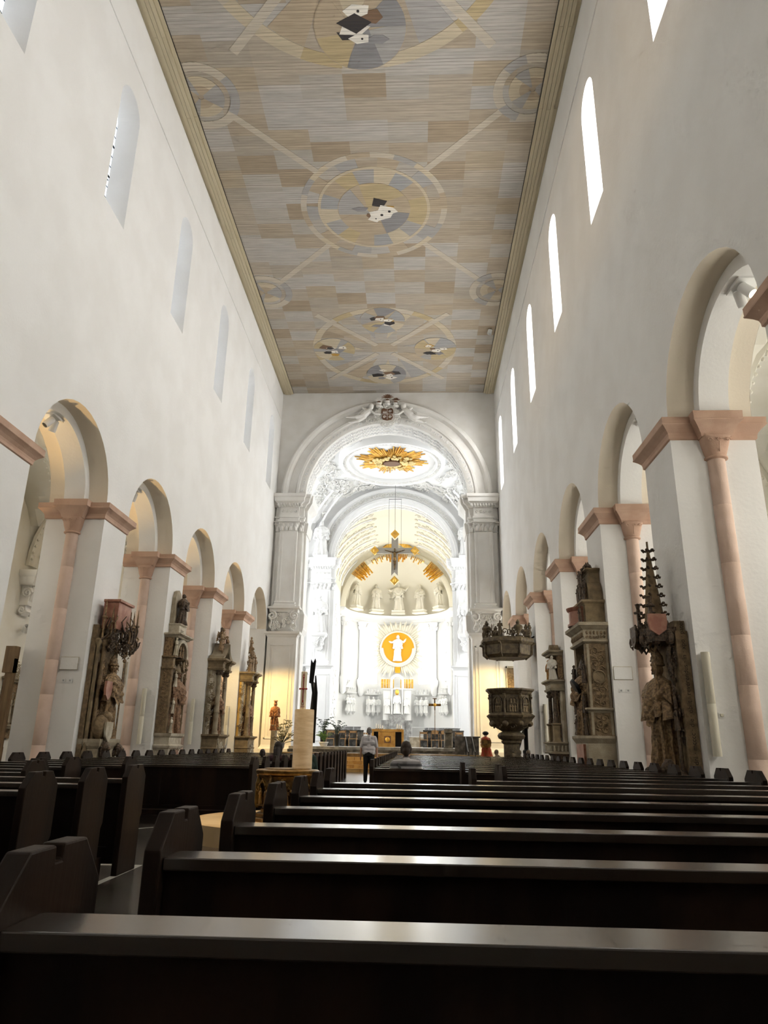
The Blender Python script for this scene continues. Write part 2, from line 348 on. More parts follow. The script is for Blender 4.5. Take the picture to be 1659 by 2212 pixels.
# ceiling -------------------------------------------------------------
def ceil_mat(name, cols):
    m = bpy.data.materials.new(name); m.use_nodes = True; n = m.node_tree.nodes; l = m.node_tree.links; b = n['Principled BSDF']; b.inputs['Roughness'].default_value = .75
    tc = n.new('ShaderNodeTexCoord'); sp = n.new('ShaderNodeSeparateXYZ'); l.new(tc.outputs['Object'], sp.inputs[0])
    def mth(op, a, bb=None, c=None):
        k = n.new('ShaderNodeMath'); k.operation = op
        for i, v in enumerate((a, bb, c)):
            if v is None: continue
            if isinstance(v, (int, float)): k.inputs[i].default_value = v
            else: l.new(v, k.inputs[i])
        return k.outputs[0]
    X, Y = sp.outputs['X'], sp.outputs['Y']
    board = mth('FLOOR', mth('MULTIPLY', Y, 1/.115)); fr = mth('FRACT', mth('MULTIPLY', Y, 1/.115))
    lw = n.new('ShaderNodeTexWhiteNoise'); lw.noise_dimensions = '1D'; l.new(board, lw.inputs['W'])
    wid = mth('MULTIPLY_ADD', mth('POWER', lw.outputs['Value'], 3.0), .12, .045)
    gap = mth('LESS_THAN', fr, wid)
    if len(cols) > 1:
        # painted panels: columns of about 1.45 m in X, rows of several boards
        xi = mth('FLOOR', mth('MULTIPLY', mth('ADD', X, 1.725+.72), 1/1.44))
        ro = n.new('ShaderNodeTexWhiteNoise'); ro.noise_dimensions = '1D'; l.new(mth('ADD', xi, .5), ro.inputs['W'])
        yi = mth('FLOOR', mth('MULTIPLY', mth('ADD', Y, mth('MULTIPLY', mth('ROUND', mth('MULTIPLY', ro.outputs['Value'], 6)), .115)), 1/.92))
        cv = n.new('ShaderNodeCombineXYZ'); l.new(xi, cv.inputs[0]); l.new(yi, cv.inputs[1])
        wn = n.new('ShaderNodeTexWhiteNoise'); wn.noise_dimensions = '2D'; l.new(cv.outputs[0], wn.inputs['Vector'])
        par = mth('MODULO', mth('ABSOLUTE', mth('ADD', xi, yi)), 2)
        fac = mth('ADD', mth('MULTIPLY', wn.outputs['Value'], .62), mth('MULTIPLY', par, .38))
        r = n.new('ShaderNodeValToRGB'); r.color_ramp.interpolation = 'CONSTANT'
        for i, c in enumerate(cols):
            e = r.color_ramp.elements[i] if i < 2 else r.color_ramp.elements.new(i/len(cols))
            e.position = i/len(cols); e.color = (*c, 1)
        l.new(fac, r.inputs['Fac']); col = r.outputs['Color']
    else:
        rg = n.new('ShaderNodeRGB'); rg.outputs[0].default_value = (*cols[0], 1); col = rg.outputs[0]
    mp = n.new('ShaderNodeMapping'); mp.inputs['Scale'].default_value = (.9, 14, 1); l.new(tc.outputs['Object'], mp.inputs['Vector'])
    nz = n.new('ShaderNodeTexNoise'); nz.inputs['Scale'].default_value = 1.6; nz.inputs['Detail'].default_value = 6; l.new(mp.outputs['Vector'], nz.inputs['Vector'])
    br = mth('MULTIPLY_ADD', nz.outputs['Fac'], .75, .62)
    br = mth('MULTIPLY', br, mth('MULTIPLY_ADD', lw.outputs['Value'], .14, .93))
    mul = n.new('ShaderNodeVectorMath'); mul.operation = 'SCALE'; l.new(col, mul.inputs[0]); l.new(br, mul.inputs['Scale'])
    mx = n.new('ShaderNodeMix'); mx.data_type = 'RGBA'; l.new(mth('MULTIPLY', gap, .72), mx.inputs[0]); l.new(mul.outputs[0], mx.inputs[6]); mx.inputs[7].default_value = (.10,.075,.05,1)
    l.new(mx.outputs[2], b.inputs['Base Color'])
    bp = n.new('ShaderNodeBump'); bp.inputs['Strength'].default_value = .5; bp.inputs['Distance'].default_value = .02; bp.invert = True; l.new(gap, bp.inputs['Height']); l.new(bp.outputs['Normal'], b.inputs['Normal'])
    return m
CM = ceil_mat('painted ceiling boards', [(.42,.345,.25),(.36,.285,.20),(.405,.335,.25),(.43,.37,.295),(.455,.425,.385),(.395,.345,.28),(.45,.425,.39),(.43,.395,.345)])
g = G().box(-7.68, 4.22, -6, YF, HC+.04, HC+.2)
ceiling = struct('ceiling', g, CM)
gk = {n: ceil_mat('ceiling paint '+n, [c]) for n, c in dict(cream=(.54,.465,.335), pale=(.53,.475,.385), ochre=(.47,.375,.215), grey=(.37,.355,.34), slate=(.25,.245,.25), dark=(.035,.03,.03), white=(.80,.76,.68), brown=(.20,.12,.07), tan=(.44,.355,.25), blue=(.345,.345,.345), gold=(.47,.27,.05)).items()}
LAY = [0]
def cl(x): return max(-7.66, min(4.20, x))
def ceil_piece(parent, colname, poly, layer):
    LAY[0] += 1; z = HC+.038-.005*layer-.00004*(LAY[0] % 90)
    g = G().loft([[(cl(x), y, z) for x, y in poly], [(cl(x), y, HC+.05) for x, y in poly]])
    return obj('painted_board', g, gk[colname], parent)
def disc(cx, cy, r, a0=0, a1=2*PI, n=40): return [(cx+r*math.cos(a0+(a1-a0)*k/n), cy+r*math.sin(a0+(a1-a0)*k/n)) for k in range(n if abs(a1-a0-2*PI) < 1e-6 else n+1)]
def seg(cx, cy, r0, r1, a0, a1, n=6): return disc(cx,cy,r1,a0,a1,n)+list(reversed(disc(cx,cy,r0,a0,a1,n)))
def band(x0, y0, x1, y1, w):
    dx, dy = x1-x0, y1-y0; L = math.hypot(dx, dy); nx, ny = -dy/L*w/2, dx/L*w/2
    return [(x0+nx,y0+ny),(x1+nx,y1+ny),(x1-nx,y1-ny),(x0-nx,y0-ny)]
def shards(par, cx, cy, r, seed, layer):
    R = random.Random(seed)
    ceil_piece(par, R.choice(['grey','tan']), disc(cx, cy, r), layer)
    for k in range(6):                                           # big soft fields reaching the rim
        a = k*PI/3+R.uniform(-.3,.3); b = a+R.uniform(.7,1.2)
        ceil_piece(par, R.choice(['ochre','tan','blue','grey','cream','slate']), [(cx+R.uniform(-.2,.2)*r, cy+R.uniform(-.2,.2)*r)]+disc(cx,cy,r*.985,a,b,6), layer+1)
    for k, c in enumerate(['gold','dark','white','slate','brown','white','dark','white']):
        a = R.uniform(0, 2*PI); d = R.uniform(.1,.45)*r; px, py = cx+d*math.cos(a), cy+d*math.sin(a)
        s = r*R.uniform(.16,.34); ph = R.uniform(0,6); n = R.choice([4,5,5,6])
        poly = [(px+s*R.uniform(.55,1.15)*math.cos(ph+2*PI*j/n)*(1.25), py+s*R.uniform(.5,1.1)*math.sin(ph+2*PI*j/n)*.8) for j in range(n)]
        ceil_piece(par, c, poly, layer+2+(k > 2))
        if c == 'white': ceil_piece(par, 'dark', disc(px+s*.2, py, s*.13, n=8), layer+4)
def medallion(cx, cy): 
    e = sempty_child('ceiling_medallion'); return e
def sempty_child(nm):
    o = bpy.data.objects.new(nm, None); C.objects.link(o); o.parent = ceiling; return o
# central medallion
e = sempty_child('ceiling_medallion'); cy = 24.0
for k in range(20):
    a0 = 2*PI*k/20; a1 = 2*PI*(k+1)/20
    ceil_piece(e, ['pale','grey','cream','pale','tan'][k % 5], seg(CX0,cy,2.78,3.02,a0,a1), 1)
    ceil_piece(e, ['cream','grey','blue','tan'][k % 4], seg(CX0,cy,2.32,2.78,a0+.1,a1+.1), 1) if k % 2 else None
for k in range(16):
    a0 = 2*PI*k/16+.05; a1 = a0+2*PI/16
    ceil_piece(e, 'cream', seg(CX0,cy,2.2,2.32,a0,a1), 2)
    ceil_piece(e, ['ochre','grey','cream','blue','tan'][k % 5], seg(CX0,cy,1.5,2.2,a0,a1), 1)
shards(e, CX0, cy, 1.5, 5, 2)
for sx, sy in ((1,1),(-1,1),(1,-1),(-1,-1)):
    ceil_piece(e, 'pale', band(CX0+sx*2.1, cy+sy*2.1, CX0+sx*4.75, cy+sy*4.75, .26), 1)
    ex = CX0+sx*5.65; ey = cy+sy*5.55
    for r0, r1, c in ((1.0,1.32,'pale'),(.45,.8,'cream'),(.1,.45,'tan')):
        for q in range(10): ceil_piece(e, c if q % 3 else 'grey', seg(ex, ey, r0, r1, 2*PI*q/10, 2*PI*(q+1)/10, 4), 2)
# the two fourfold medallions
for cy, sc, sd in ((34.9, 1.0, 20), (12.7, 1.22, 40)):
    e = sempty_child('ceiling_medallion')
    for k in range(22):
        a0 = 2*PI*k/22; a1 = a0+2*PI/22
        ceil_piece(e, ['cream','pale','ochre','cream'][k % 4], seg(CX0,cy,3.62*sc,3.98*sc,a0,a1), 1)
        if k % 2: ceil_piece(e, ['grey','tan','cream'][k % 3], [(CX0+1.1*sc*math.cos(a0), cy+1.1*sc*math.sin(a0))]+disc(CX0,cy,3.6*sc,a0,a1,3), 1)
    for q in range(4):
        a = PI/4+q*PI/2; ceil_piece(e, 'pale', band(CX0+.6*math.cos(a), cy+.6*math.sin(a), CX0+4.8*sc*math.cos(a), cy+4.8*sc*math.sin(a), .3), 2)
        a = q*PI/2; shards(e, CX0+2.82*sc*math.cos(a), cy+2.82*sc*math.sin(a), 1.18*sc, sd+q, 3)
# beige edge boards and shadow gap
for nm, xa, xb in (('left', XL, -7.70), ('right', 4.24, XR)):
    t = sempty('trim_3' if nm == 'left' else 'trim_4'); w = (xb-xa)/5
    for i in range(5):
        y = -6.0
        while y < YF-.01:
            y2 = min(YF, y+6.3+(i % 2)*1.1)
            obj('plank', G().box(xa+i*w+.006, xa+(i+1)*w-.006, y+.005, y2-.005, HC-.02-(.05 if i in (1,2,3) else .0), HC+.15), BEIGE, t); y = y2
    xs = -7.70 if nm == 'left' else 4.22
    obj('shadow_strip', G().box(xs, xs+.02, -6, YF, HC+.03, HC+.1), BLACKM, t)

# aisles ---------------------------------------------------------------
def groin(g, x0, x1, y0, y1, zs, h, n=14, hx=None):
    cx, cy, ax, ay = (x0+x1)/2, (y0+y1)/2, (x1-x0)/2, (y1-y0)/2
    def fn(u, v):
        x, y = x0+(x1-x0)*u, y0+(y1-y0)*v
        a = math.sqrt(max(0, 1-((x-cx)/ax)**2)); b = math.sqrt(max(0, 1-((y-cy)/ay)**2))
        return (x, y, zs+h*max(a, b))
    return g.grid(fn, n, n)
def aisle(s, piers, nm):
    P = side_P(s); dw = 5.1 if s > 0 else 5.35
    g = G(); ops = [((piers[i]+piers[i+1])/2, 1.1, 3.6, 6.2) for i in range(len(piers)-1)]
    ops = [o for o in ops if o[0] < YF-1 and o[0] > -4]
    wall_face(g, P, -6, YF, 0, 12, ops, dw, flip=s > 0)
    for o in ops: reveal(g, P, o, dw, dw+.5, flip=s > 0)
    w = struct('wall_aisle_'+nm, g, AISLEP)
    for o in ops:
        gp = G(); arched_pane(gp, P, o, dw+.48); wo = sempty('window_%d' % (len(WIN)+1)); WIN.append(wo); obj('pane', gp, PANE_S if s > 0 else PANE_N, wo)
    gv = G(); a, b = sorted((P(0,0,1.6)[0], P(0,0,dw)[0]))
    ys = [-6]+[p for p in piers if -5 < p < YF]+[YF]
    for i in range(len(ys)-1): groin(gv, a, b, ys[i], ys[i+1], 7.0, 2.75)
    gv.q((a-.2,-6,12),(b+.2,-6,12),(b+.2,YF,12),(a-.2,YF,12))
    v = struct('ceiling_aisle_'+nm, gv, AISLEP, 25)
    for y in ys[1:-1]:
        gb = G(); cx = (a+b)/2; R = (b-a)/2; n = 16
        gb.loft([[(cx-(R-q)*math.cos(PI*k/n), y+e, 7.0+(2.75-q)*math.sin(PI*k/n)) for q, e in ((0.0,-.3),(.12,-.3),(.16,-.22),(.16,.22),(.12,.3),(0.0,.3))] for k in range(n+1)])
        obj('transverse_rib', gb, AISLEP, v, True)
        go = G()
        for k in range(1, 34):
            t = PI*k/34; c = (cx-(R-.17)*math.cos(t), y, 7.0+(2.75-.17)*math.sin(t))
            for e in (-.24, .24): go.sph((c[0], y+e, c[2]), .05, 5, 4)
        obj('rib_ornament', go, AISLEP, v, True, kind='stuff')
        # scroll console on the outer wall
        gc = G(); xw = P(0,0,dw)[0]
        x0, x1 = sorted((xw, xw-s*.45)); gc.mould(x0, x1, y-.42, y+.42, [(6.28,.0),(6.36,.06),(6.55,.08),(6.62,.16),(6.78,.18)], True)
        x0, x1 = sorted((xw, xw-s*.3)); gc.box(x0, x1, y-.26, y+.26, 5.6, 6.3)
        for e in (-.3, .3):
            gc.spiral((xw-s*.24, y+e, 6.02), (1,0,0), (0,0,1), .2, .045, 1.8, n=16); gc.spiral((xw-s*.16, y+e, 5.42), (1,0,0), (0,0,1), .14, .04, 1.5, hand=-1, n=14)
        gc.loft([[(xw, y-.2, z), (xw-s*d, y-.2, z), (xw-s*d, y+.2, z), (xw, y+.2, z)] for z, d in ((5.25,.10),(5.4,.24),(5.6,.2),(5.8,.34),(6.1,.42),(6.3,.36))])
        obj('scroll_console', gc, STUCCO, w, True)
aisle(1, PR, 'right'); aisle(-1, PL, 'left')
# west end
gw = G().box(-14, 10.5, -6.3, -6.0, 0, 22.5); struct('wall_west', gw, PLASTER)
# ------------------------------------------------------------------ figures and carving
def capsules(g, caps, n=9):
    for p0, r0, p1, r1 in caps:
        p0, p1 = Vector(p0), Vector(p1); pts = []; rs = []
        d = (p1-p0); L = max(d.length, 1e-5); d /= L
        for k in range(4): a = PI/2*(1-k/3.0); pts.append(p0-d*(r0*math.sin(a))); rs.append(max(r0*math.cos(a), r0*.05))
        for k in range(4): a = PI/2*k/3.0; pts.append(p1+d*(r1*math.sin(a))); rs.append(max(r1*math.cos(a), r1*.05))
        g.tube(pts, rs, n)
    return g
def blob(name, caps, m, parent, voxel, smooth=4, M=None, kind=None, g=None):
    g = g or G(); capsules(g, caps)
    o = obj(name, g, m, parent, True, M, kind)
    r = o.modifiers.new('remesh', 'REMESH'); r.mode = 'VOXEL'; r.voxel_size = voxel; r.use_smooth_shade = True
    s = o.modifiers.new('smooth', 'SMOOTH'); s.iterations = smooth; s.factor = .5
    return o
def robe(h, seed=0, w=1.0, folds=9, sway=.02, nz=22, na=30, cape=True, z_top=.845):
    """robed body standing at the origin, facing +y"""
    R = random.Random(seed); g = G(); ph = [R.uniform(0, 6.28) for _ in range(5)]; tw = R.uniform(-1.2, 1.2)
    prof = [(0,.165),(.04,.16),(.2,.135),(.38,.128),(.5,.118),(.58,.108),(.68,.125),(.76,.135),(.81,.118),(.835,.075),(.86,.045)]
    def rad(t):
        for (a, ra), (b, rb) in zip(prof, prof[1:]):
            if t <= b: return ra+(rb-ra)*(t-a)/(b-a)
        return prof[-1][1]
    fine = na > 40
    rings = []
    for k in range(nz+1):
        t = .86*k/nz; r = rad(t)*h*w; low = max(0, 1-t/.80); ring = []; mid = math.exp(-((t-.48)/.16)**2)
        for j in range(na):
            a = 2*PI*j/na
            s1 = 1-abs(math.sin(folds*.5*a+ph[0]+tw*t*2.5+.5*math.sin(5*t+ph[3])))
            s2 = 1-abs(math.sin(folds*.8*a+ph[1]-tw*t*3))
            f = 1+.46*low*(s1-.42)+.16*low*(s2-.4)+.07*mid*math.sin(34*t+2*a+ph[4])+.03*math.sin(5*a+ph[2])
            if fine: f += .05*noise.noise((math.cos(a)*3+seed, math.sin(a)*3, t*16))
            ring.append((r*f*math.cos(a)+sway*h*math.sin(t*4+ph[2]), r*f*.74*math.sin(a)-.012*h*math.cos(t*5), t*h))
        rings.append(ring)
    g.loft(rings)
    if cape:
        rr = []; nk = 18 if fine else 10
        for k in range(nk+1):
            t = k/nk; ring = []
            for j in range(na):
                a = 2*PI*j/na; fr = math.sin(a); drop = .34+.08*max(0, fr)-.12*abs(math.cos(a))
                z = (.845-drop*t+.02*t*math.sin(9*a+ph[1]))*h; r = (.05+.108*min(1, t*2.6)**.7+.012*t)*h*w
                sag = math.sin((t*22-5*fr)*1.0+ph[0])*max(0, fr)*.07*min(1, 2*t)
                f = 1+.22*t*(1-abs(math.sin(4*a+ph[3]))-.4)+.10*t*math.sin(11*a+ph[4])+sag
                if fine: f += .05*noise.noise((math.cos(a)*4, math.sin(a)*4+seed, t*9))
                ring.append((r*f*1.06*math.cos(a), r*f*.84*math.sin(a)+.01*h, z))
            rr.append(ring)
        g.loft(rr, cap=False)
        # collar, orphrey band and hanging sleeves give the vestment its edges
        g.loft([[(.07*h*w*math.cos(2*PI*j/14), .06*h*w*math.sin(2*PI*j/14)+.008*h, (.815+.03*i-.03*max(0, math.sin(2*PI*j/14)))*h) for j in range(14)] for i in (0, 1)], cap=False)
        for e in (-1, 1):
            g.loft([[(e*(.135+.02*u)*h*w+.03*h*math.cos(2*PI*j/9)*(1+u), .05*h+.05*h*math.sin(2*PI*j/9)*(1+.4*u), (.64-.17*u+.01*math.cos(4*PI*j/9))*h) for j in range(9)] for u in (0, .5, 1)])
    return g
def head(h, hair=True):
    g = G(); z = .925*h
    g.sph((0,.008*h,z), (.046*h,.054*h,.068*h), 12, 9)
    g.tube([(0,.0,.84*h),(0,.004*h,.90*h)], [.034*h,.03*h], 8)
    g.tube([(0,.056*h,z+.02*h),(0,.072*h,z-.012*h),(0,.06*h,z-.018*h)], [.008*h,.012*h,.008*h], 5)
    for e in (-1, 1): g.sph((e*.018*h,.05*h,z+.014*h), .009*h, 5, 4); g.sph((e*.047*h,.0,z), (.008*h,.014*h,.02*h), 5, 4)
    g.sph((0,.05*h,z-.036*h), (.02*h,.012*h,.009*h), 6, 4)
    if hair:
        for k in range(12):
            a = PI+PI*(k+.5)/12; g.sph((.046*h*math.cos(a), .05*h*math.sin(a)+.008*h, z-.012*h), (.02*h,.02*h,.05*h), 5, 4)
        g.sph((0,-.008*h,z+.03*h), (.052*h,.054*h,.05*h), 9, 6)
    return g
def arms(h, pose='hold', w=1.0):
    g = G(); s = .125*h*w
    P = dict(hold=[((1,.02,.79),(1.3,.04,.62),(.45,.10,.60)),((-1,.02,.79),(-1.3,.04,.60),(-.90,.085,.66))],
             pray=[((1,.02,.79),(1.3,.06,.62),(.12,.16,.70)),((-1,.02,.79),(-1.3,.06,.62),(-.12,.16,.70))],
             down=[((1,.0,.79),(1.35,.0,.62),(1.25,.10,.47)),((-1,.0,.79),(-1.3,.04,.62),(-.5,.2,.56))],
             wide=[((1,.0,.79),(1.9,.05,.70),(2.5,.08,.72)),((-1,.0,.79),(-1.9,.05,.72),(-2.4,.06,.80))],
             cross=[((1,.0,.80),(2.2,.0,.87),(3.4,.0,.93)),((-1,.0,.80),(-2.2,.0,.87),(-3.4,.0,.93))])[pose]
    hp = []
    for a, b, c in P:
        pts = [(a[0]*s*.8, a[1]*h, a[2]*h), (a[0]*s, a[1]*h, (a[2]-.02)*h), (b[0]*s, b[1]*h, b[2]*h), (c[0]*s, c[1]*h, c[2]*h)]
        rs = [.042*h,.044*h,.040*h,.042*h] if pose != 'cross' else [.035*h,.03*h,.022*h,.016*h]
        g.tube(pts, rs, 7)
        q = Vector(pts[-1]); d = (q-Vector(pts[-2])).normalized(); q2 = q+d*.03*h; hp.append(q2)
        g.sph(tuple(q2), (.02*h,.02*h,.026*h), 7, 5)
        for f in range(4): g.tube([q2, q2+d*.03*h+Vector((0,.004*h,(f-1.5)*.011*h))], [.008*h,.005*h], 4)
    return g, hp
def mitre(h):
    g = G(); z0 = .955*h; rr = []
    for k in range(8):
        t = k/7; wx = .056*h*(1+.35*math.sin(PI*min(1, t*1.15))*.9)*(1 if t < .55 else max(.05, 1-((t-.55)/.45)**1.3)); wy = .058*h*(1-.85*t)
        rr.append([(wx*math.cos(2*PI*j/14), wy*math.sin(2*PI*j/14)+.0*h, z0+.16*h*t) for j in range(14)])
    g.loft(rr); g.lathe([(.056*h,0),(.063*h,.004*h),(.063*h,.022*h),(.056*h,.026*h)], (0,.002*h,z0), 14, sy=1.02)
    return g
def crozier(h, x, y, z0=0.0, zt=1.12):
    g = G(); g.tube([(x,y,z0*h),(x,y,(zt-.08)*h)], .011*h, 6); g.sph((x,y,(zt-.09)*h), .028*h, 7, 5)
    pts = []
    for k in range(16):
        t = k/15; a = -PI/2+2.2*PI*t*1.1; r = .062*h*(1-.7*t); pts.append((x+.0*h+r*math.cos(a), y, zt*h+r*math.sin(a)))
    g.tube([(x,y,(zt-.09)*h)]+pts, .012*h, 5)
    for k in range(0, 14, 2): g.sph((x+(pts[k][0]-x)*1.3, y, zt*h+(pts[k][2]-zt*h)*1.3), .013*h, 4, 4)
    return g
def figure(parent, h, M, m, seed=0, pose='hold', w=1.0, hat=None, staff=None, mb=None, cape=True, folds=9, name='statue', one=False):
    """statue as parts of its thing: body, mitre, staff"""
    g = robe(h, seed, w, folds, cape=cape, nz=46 if h > 1.3 else 22, na=60 if h > 1.3 else 30); a, hp = arms(h, pose, w); g.add(a); g.add(head(h, hat != 'mitre'))
    if one and hat == 'mitre': g.add(mitre(h))
    b = obj(name, g, m, parent, True, M)
    if one: return b
    if hat == 'mitre': obj('mitre', mitre(h), mb or m, b, True)
    if staff == 'crozier': obj('crozier', crozier(h, hp[1].x, hp[1].y+.005*h), mb or m, b, True)
    if staff == 'sword':
        gs = G(); x, y, z = hp[0]; gs.tube([(x,y+.02*h,z+.06*h),(x,y+.02*h,z-.04*h)], .012*h, 5); gs.box(x-.06*h,x+.06*h,y+.005*h,y+.03*h,z-.06*h,z-.035*h); gs.box(x-.016*h,x+.016*h,y+.012*h,y+.024*h,.02*h,z-.05*h)
        obj('sword', gs, mb or m, b)
    return b
def mf(par, name, m, x, y, z, h, seed, rz=0.0, pose='hold'):
    g = G(); mini_fig(g, x, y, z, h, seed, rz, pose); return obj(name, g, m, par, True)
def lion_o(par, m, x, y, z, s, rz=0.0): return obj('lion', lion(G(), x, y, z, s, rz), m, par, True)
def mini_fig(g, x, y, z, h, seed, rz=0.0, pose='hold'):
    f = robe(h, seed, 1.0, 6, nz=9, na=14, cape=False); a, _ = arms(h, pose); f.add(a); f.add(head(h)); g.add(f, T(x, y, z, rz)); return g
def lion(g, x, y, z, s, rz=0.0):
    f = G(); f.sph((0,0,.32*s), (.2*s,.38*s,.22*s), 10, 7); f.sph((0,.36*s,.55*s), (.2*s,.2*s,.22*s), 10, 7); f.sph((0,.53*s,.5*s), (.1*s,.12*s,.1*s), 8, 5)
    for k in range(10):
        a = 2*PI*k/10; f.sph((.19*s*math.cos(a), .3*s, .55*s+.2*s*math.sin(a)), .09*s, 6, 4)
    for e in (-1, 1):
        f.tube([(e*.13*s,.28*s,.35*s),(e*.14*s,.36*s,.15*s),(e*.14*s,.42*s,.04*s),(e*.14*s,.52*s,.03*s)], [.09*s,.07*s,.06*s,.06*s], 6)
        f.sph((e*.16*s,-.25*s,.2*s), (.1*s,.2*s,.2*s), 7, 5); f.sph((e*.13*s,.34*s,.76*s), (.04*s,.03*s,.06*s), 5, 4)
    return g.add(f, T(x, y, z, rz))
def scrolls(g, frame, n, r0, r1, seed, leaf=True, dens=1.0):
    """frame(k) -> (point, u, v, normal)"""
    R = random.Random(seed)
    for k in range(n):
        p, u, v, nn = frame(R)
        p, u, v, nn = Vector(p), Vector(u).normalized(), Vector(v).normalized(), Vector(nn).normalized(); r = R.uniform(r0, r1)
        g.spiral(p+nn*r*.10, u, v, r, r*.17, R.uniform(1.1,1.8), R.choice((-1,1)), 10, R.uniform(0,6.28))
        if leaf:
            for q in range(3):
                a = R.uniform(0,6.28); c = p+(u*math.cos(a)+v*math.sin(a))*r*1.25; d = (u*math.cos(a+.8)+v*math.sin(a+.8))
                g.tube([c-d*r*.4, c+nn*r*.2, c+d*r*.45], [r*.05,r*.2,r*.04], 4)
def flat_frame(x0, x1, z0, z1, y):
    return lambda R: ((R.uniform(x0,x1), y, R.uniform(z0,z1)), (1,0,0), (0,0,1), (0,1,0))
def acanthus_cap(g, x0, x1, y0, y1, z0, z1, n=4):
    """Corinthian-like capital on the front of a pilaster: facing -y is up to the caller (y1 = front)"""
    h = z1-z0; d = 1 if y1 > y0 else -1
    g.mould(x0, x1, min(y0,y1), max(y0,y1), [(z0,.0),(z0+.03*h,.04),(z0+.08*h,.0),(z0+.75*h,.06),(z0+.85*h,.1)], True)
    g.mould(x0, x1, min(y0,y1), max(y0,y1), [(z0+.86*h,.10),(z0+.90*h,.16),(z1,.17)], True)
    wd = (x1-x0)
    for row, zz, sz in ((0, z0+.1*h, .34*h), (1, z0+.35*h, .34*h)):
        for k in range(n):
            x = x0+wd*(k+.5*(1+row*0))/n+(.5*wd/n*(row-.0)-.25*wd/n if row else 0)
            g.tube([(x,y1,zz),(x,y1+d*.05,zz+sz*.5),(x,y1+d*.10,zz+sz*.92),(x,y1+d*.15,zz+sz*.86)], [.35*wd/n,.42*wd/n,.3*wd/n,.12*wd/n], 5)
    for e, xx in ((1, x0), (-1, x1)): g.spiral((xx+e*.03*wd, y1+d*.08, z0+.72*h), (1,0,0), (0,0,1), .17*h, .05*h, 1.6, e, 14, PI/2)

# ------------------------------------------------------------------ chancel arch
def PY(Y): return lambda x, z, d: (x, Y+d, z)
g = G(); P = PY(YF); op = (CX0, 4.87, 0.0, 15.25)
wall_face(g, P, -13.9, 10.2, 0, 22.5, [op], 0.0); wall_face(g, P, -13.9, 10.2, 0, 22.5, [op], 1.7, flip=True); reveal(g, P, op, 0, 1.7, sill=False)
wall_far = struct('wall_far', g, STUCCO)
def arch_sweep(g, cx, zs, prof, Y, n=40, sgn=-1, a0=0, a1=PI):
    g.loft([[(cx-r*math.cos(a0+(a1-a0)*k/n), Y+sgn*o, zs+r*math.sin(a0+(a1-a0)*k/n)) for r, o in prof] for k in range(n+1)], cap=True, closed=True)
g = G(); arch_sweep(g, CX0, 15.25, [(4.86,-.3),(4.86,.10),(5.0,.16),(5.25,.16),(5.3,.24),(5.42,.25),(5.5,.12),(5.7,.07),(5.92,.08),(5.97,.22),(6.05,.33),(6.2,.36),(6.3,.28),(6.34,0)], YF)
obj('arch_moulding', g, STUCCO, wall_far, True)
g = G()
for k in range(60):
    a = PI*(k+.5)/60; c = (CX0-5.08*math.cos(a), YF-.17, 15.25+5.08*math.sin(a)); t = (math.sin(a),0,math.cos(a)); nr = (-math.cos(a),0,math.sin(a))
    g.spiral(c, t, nr, .10, .022, 1.3, 1 if k % 2 else -1, 9, k)
for k in range(70):
    a = PI*(k+.5)/70; c = (CX0-4.85*math.cos(a), YF+.8, 15.25+4.85*math.sin(a)); t = (math.sin(a),0,math.cos(a))
    for yy in (.35, .8, 1.25): g.spiral((c[0], YF+yy, c[2]), t, (0,1,0), .17, .035, 1.4, 1 if k % 2 else -1, 9, k)
obj('arch_scrollwork', g, STUCCOW, wall_far, True, kind='stuff')
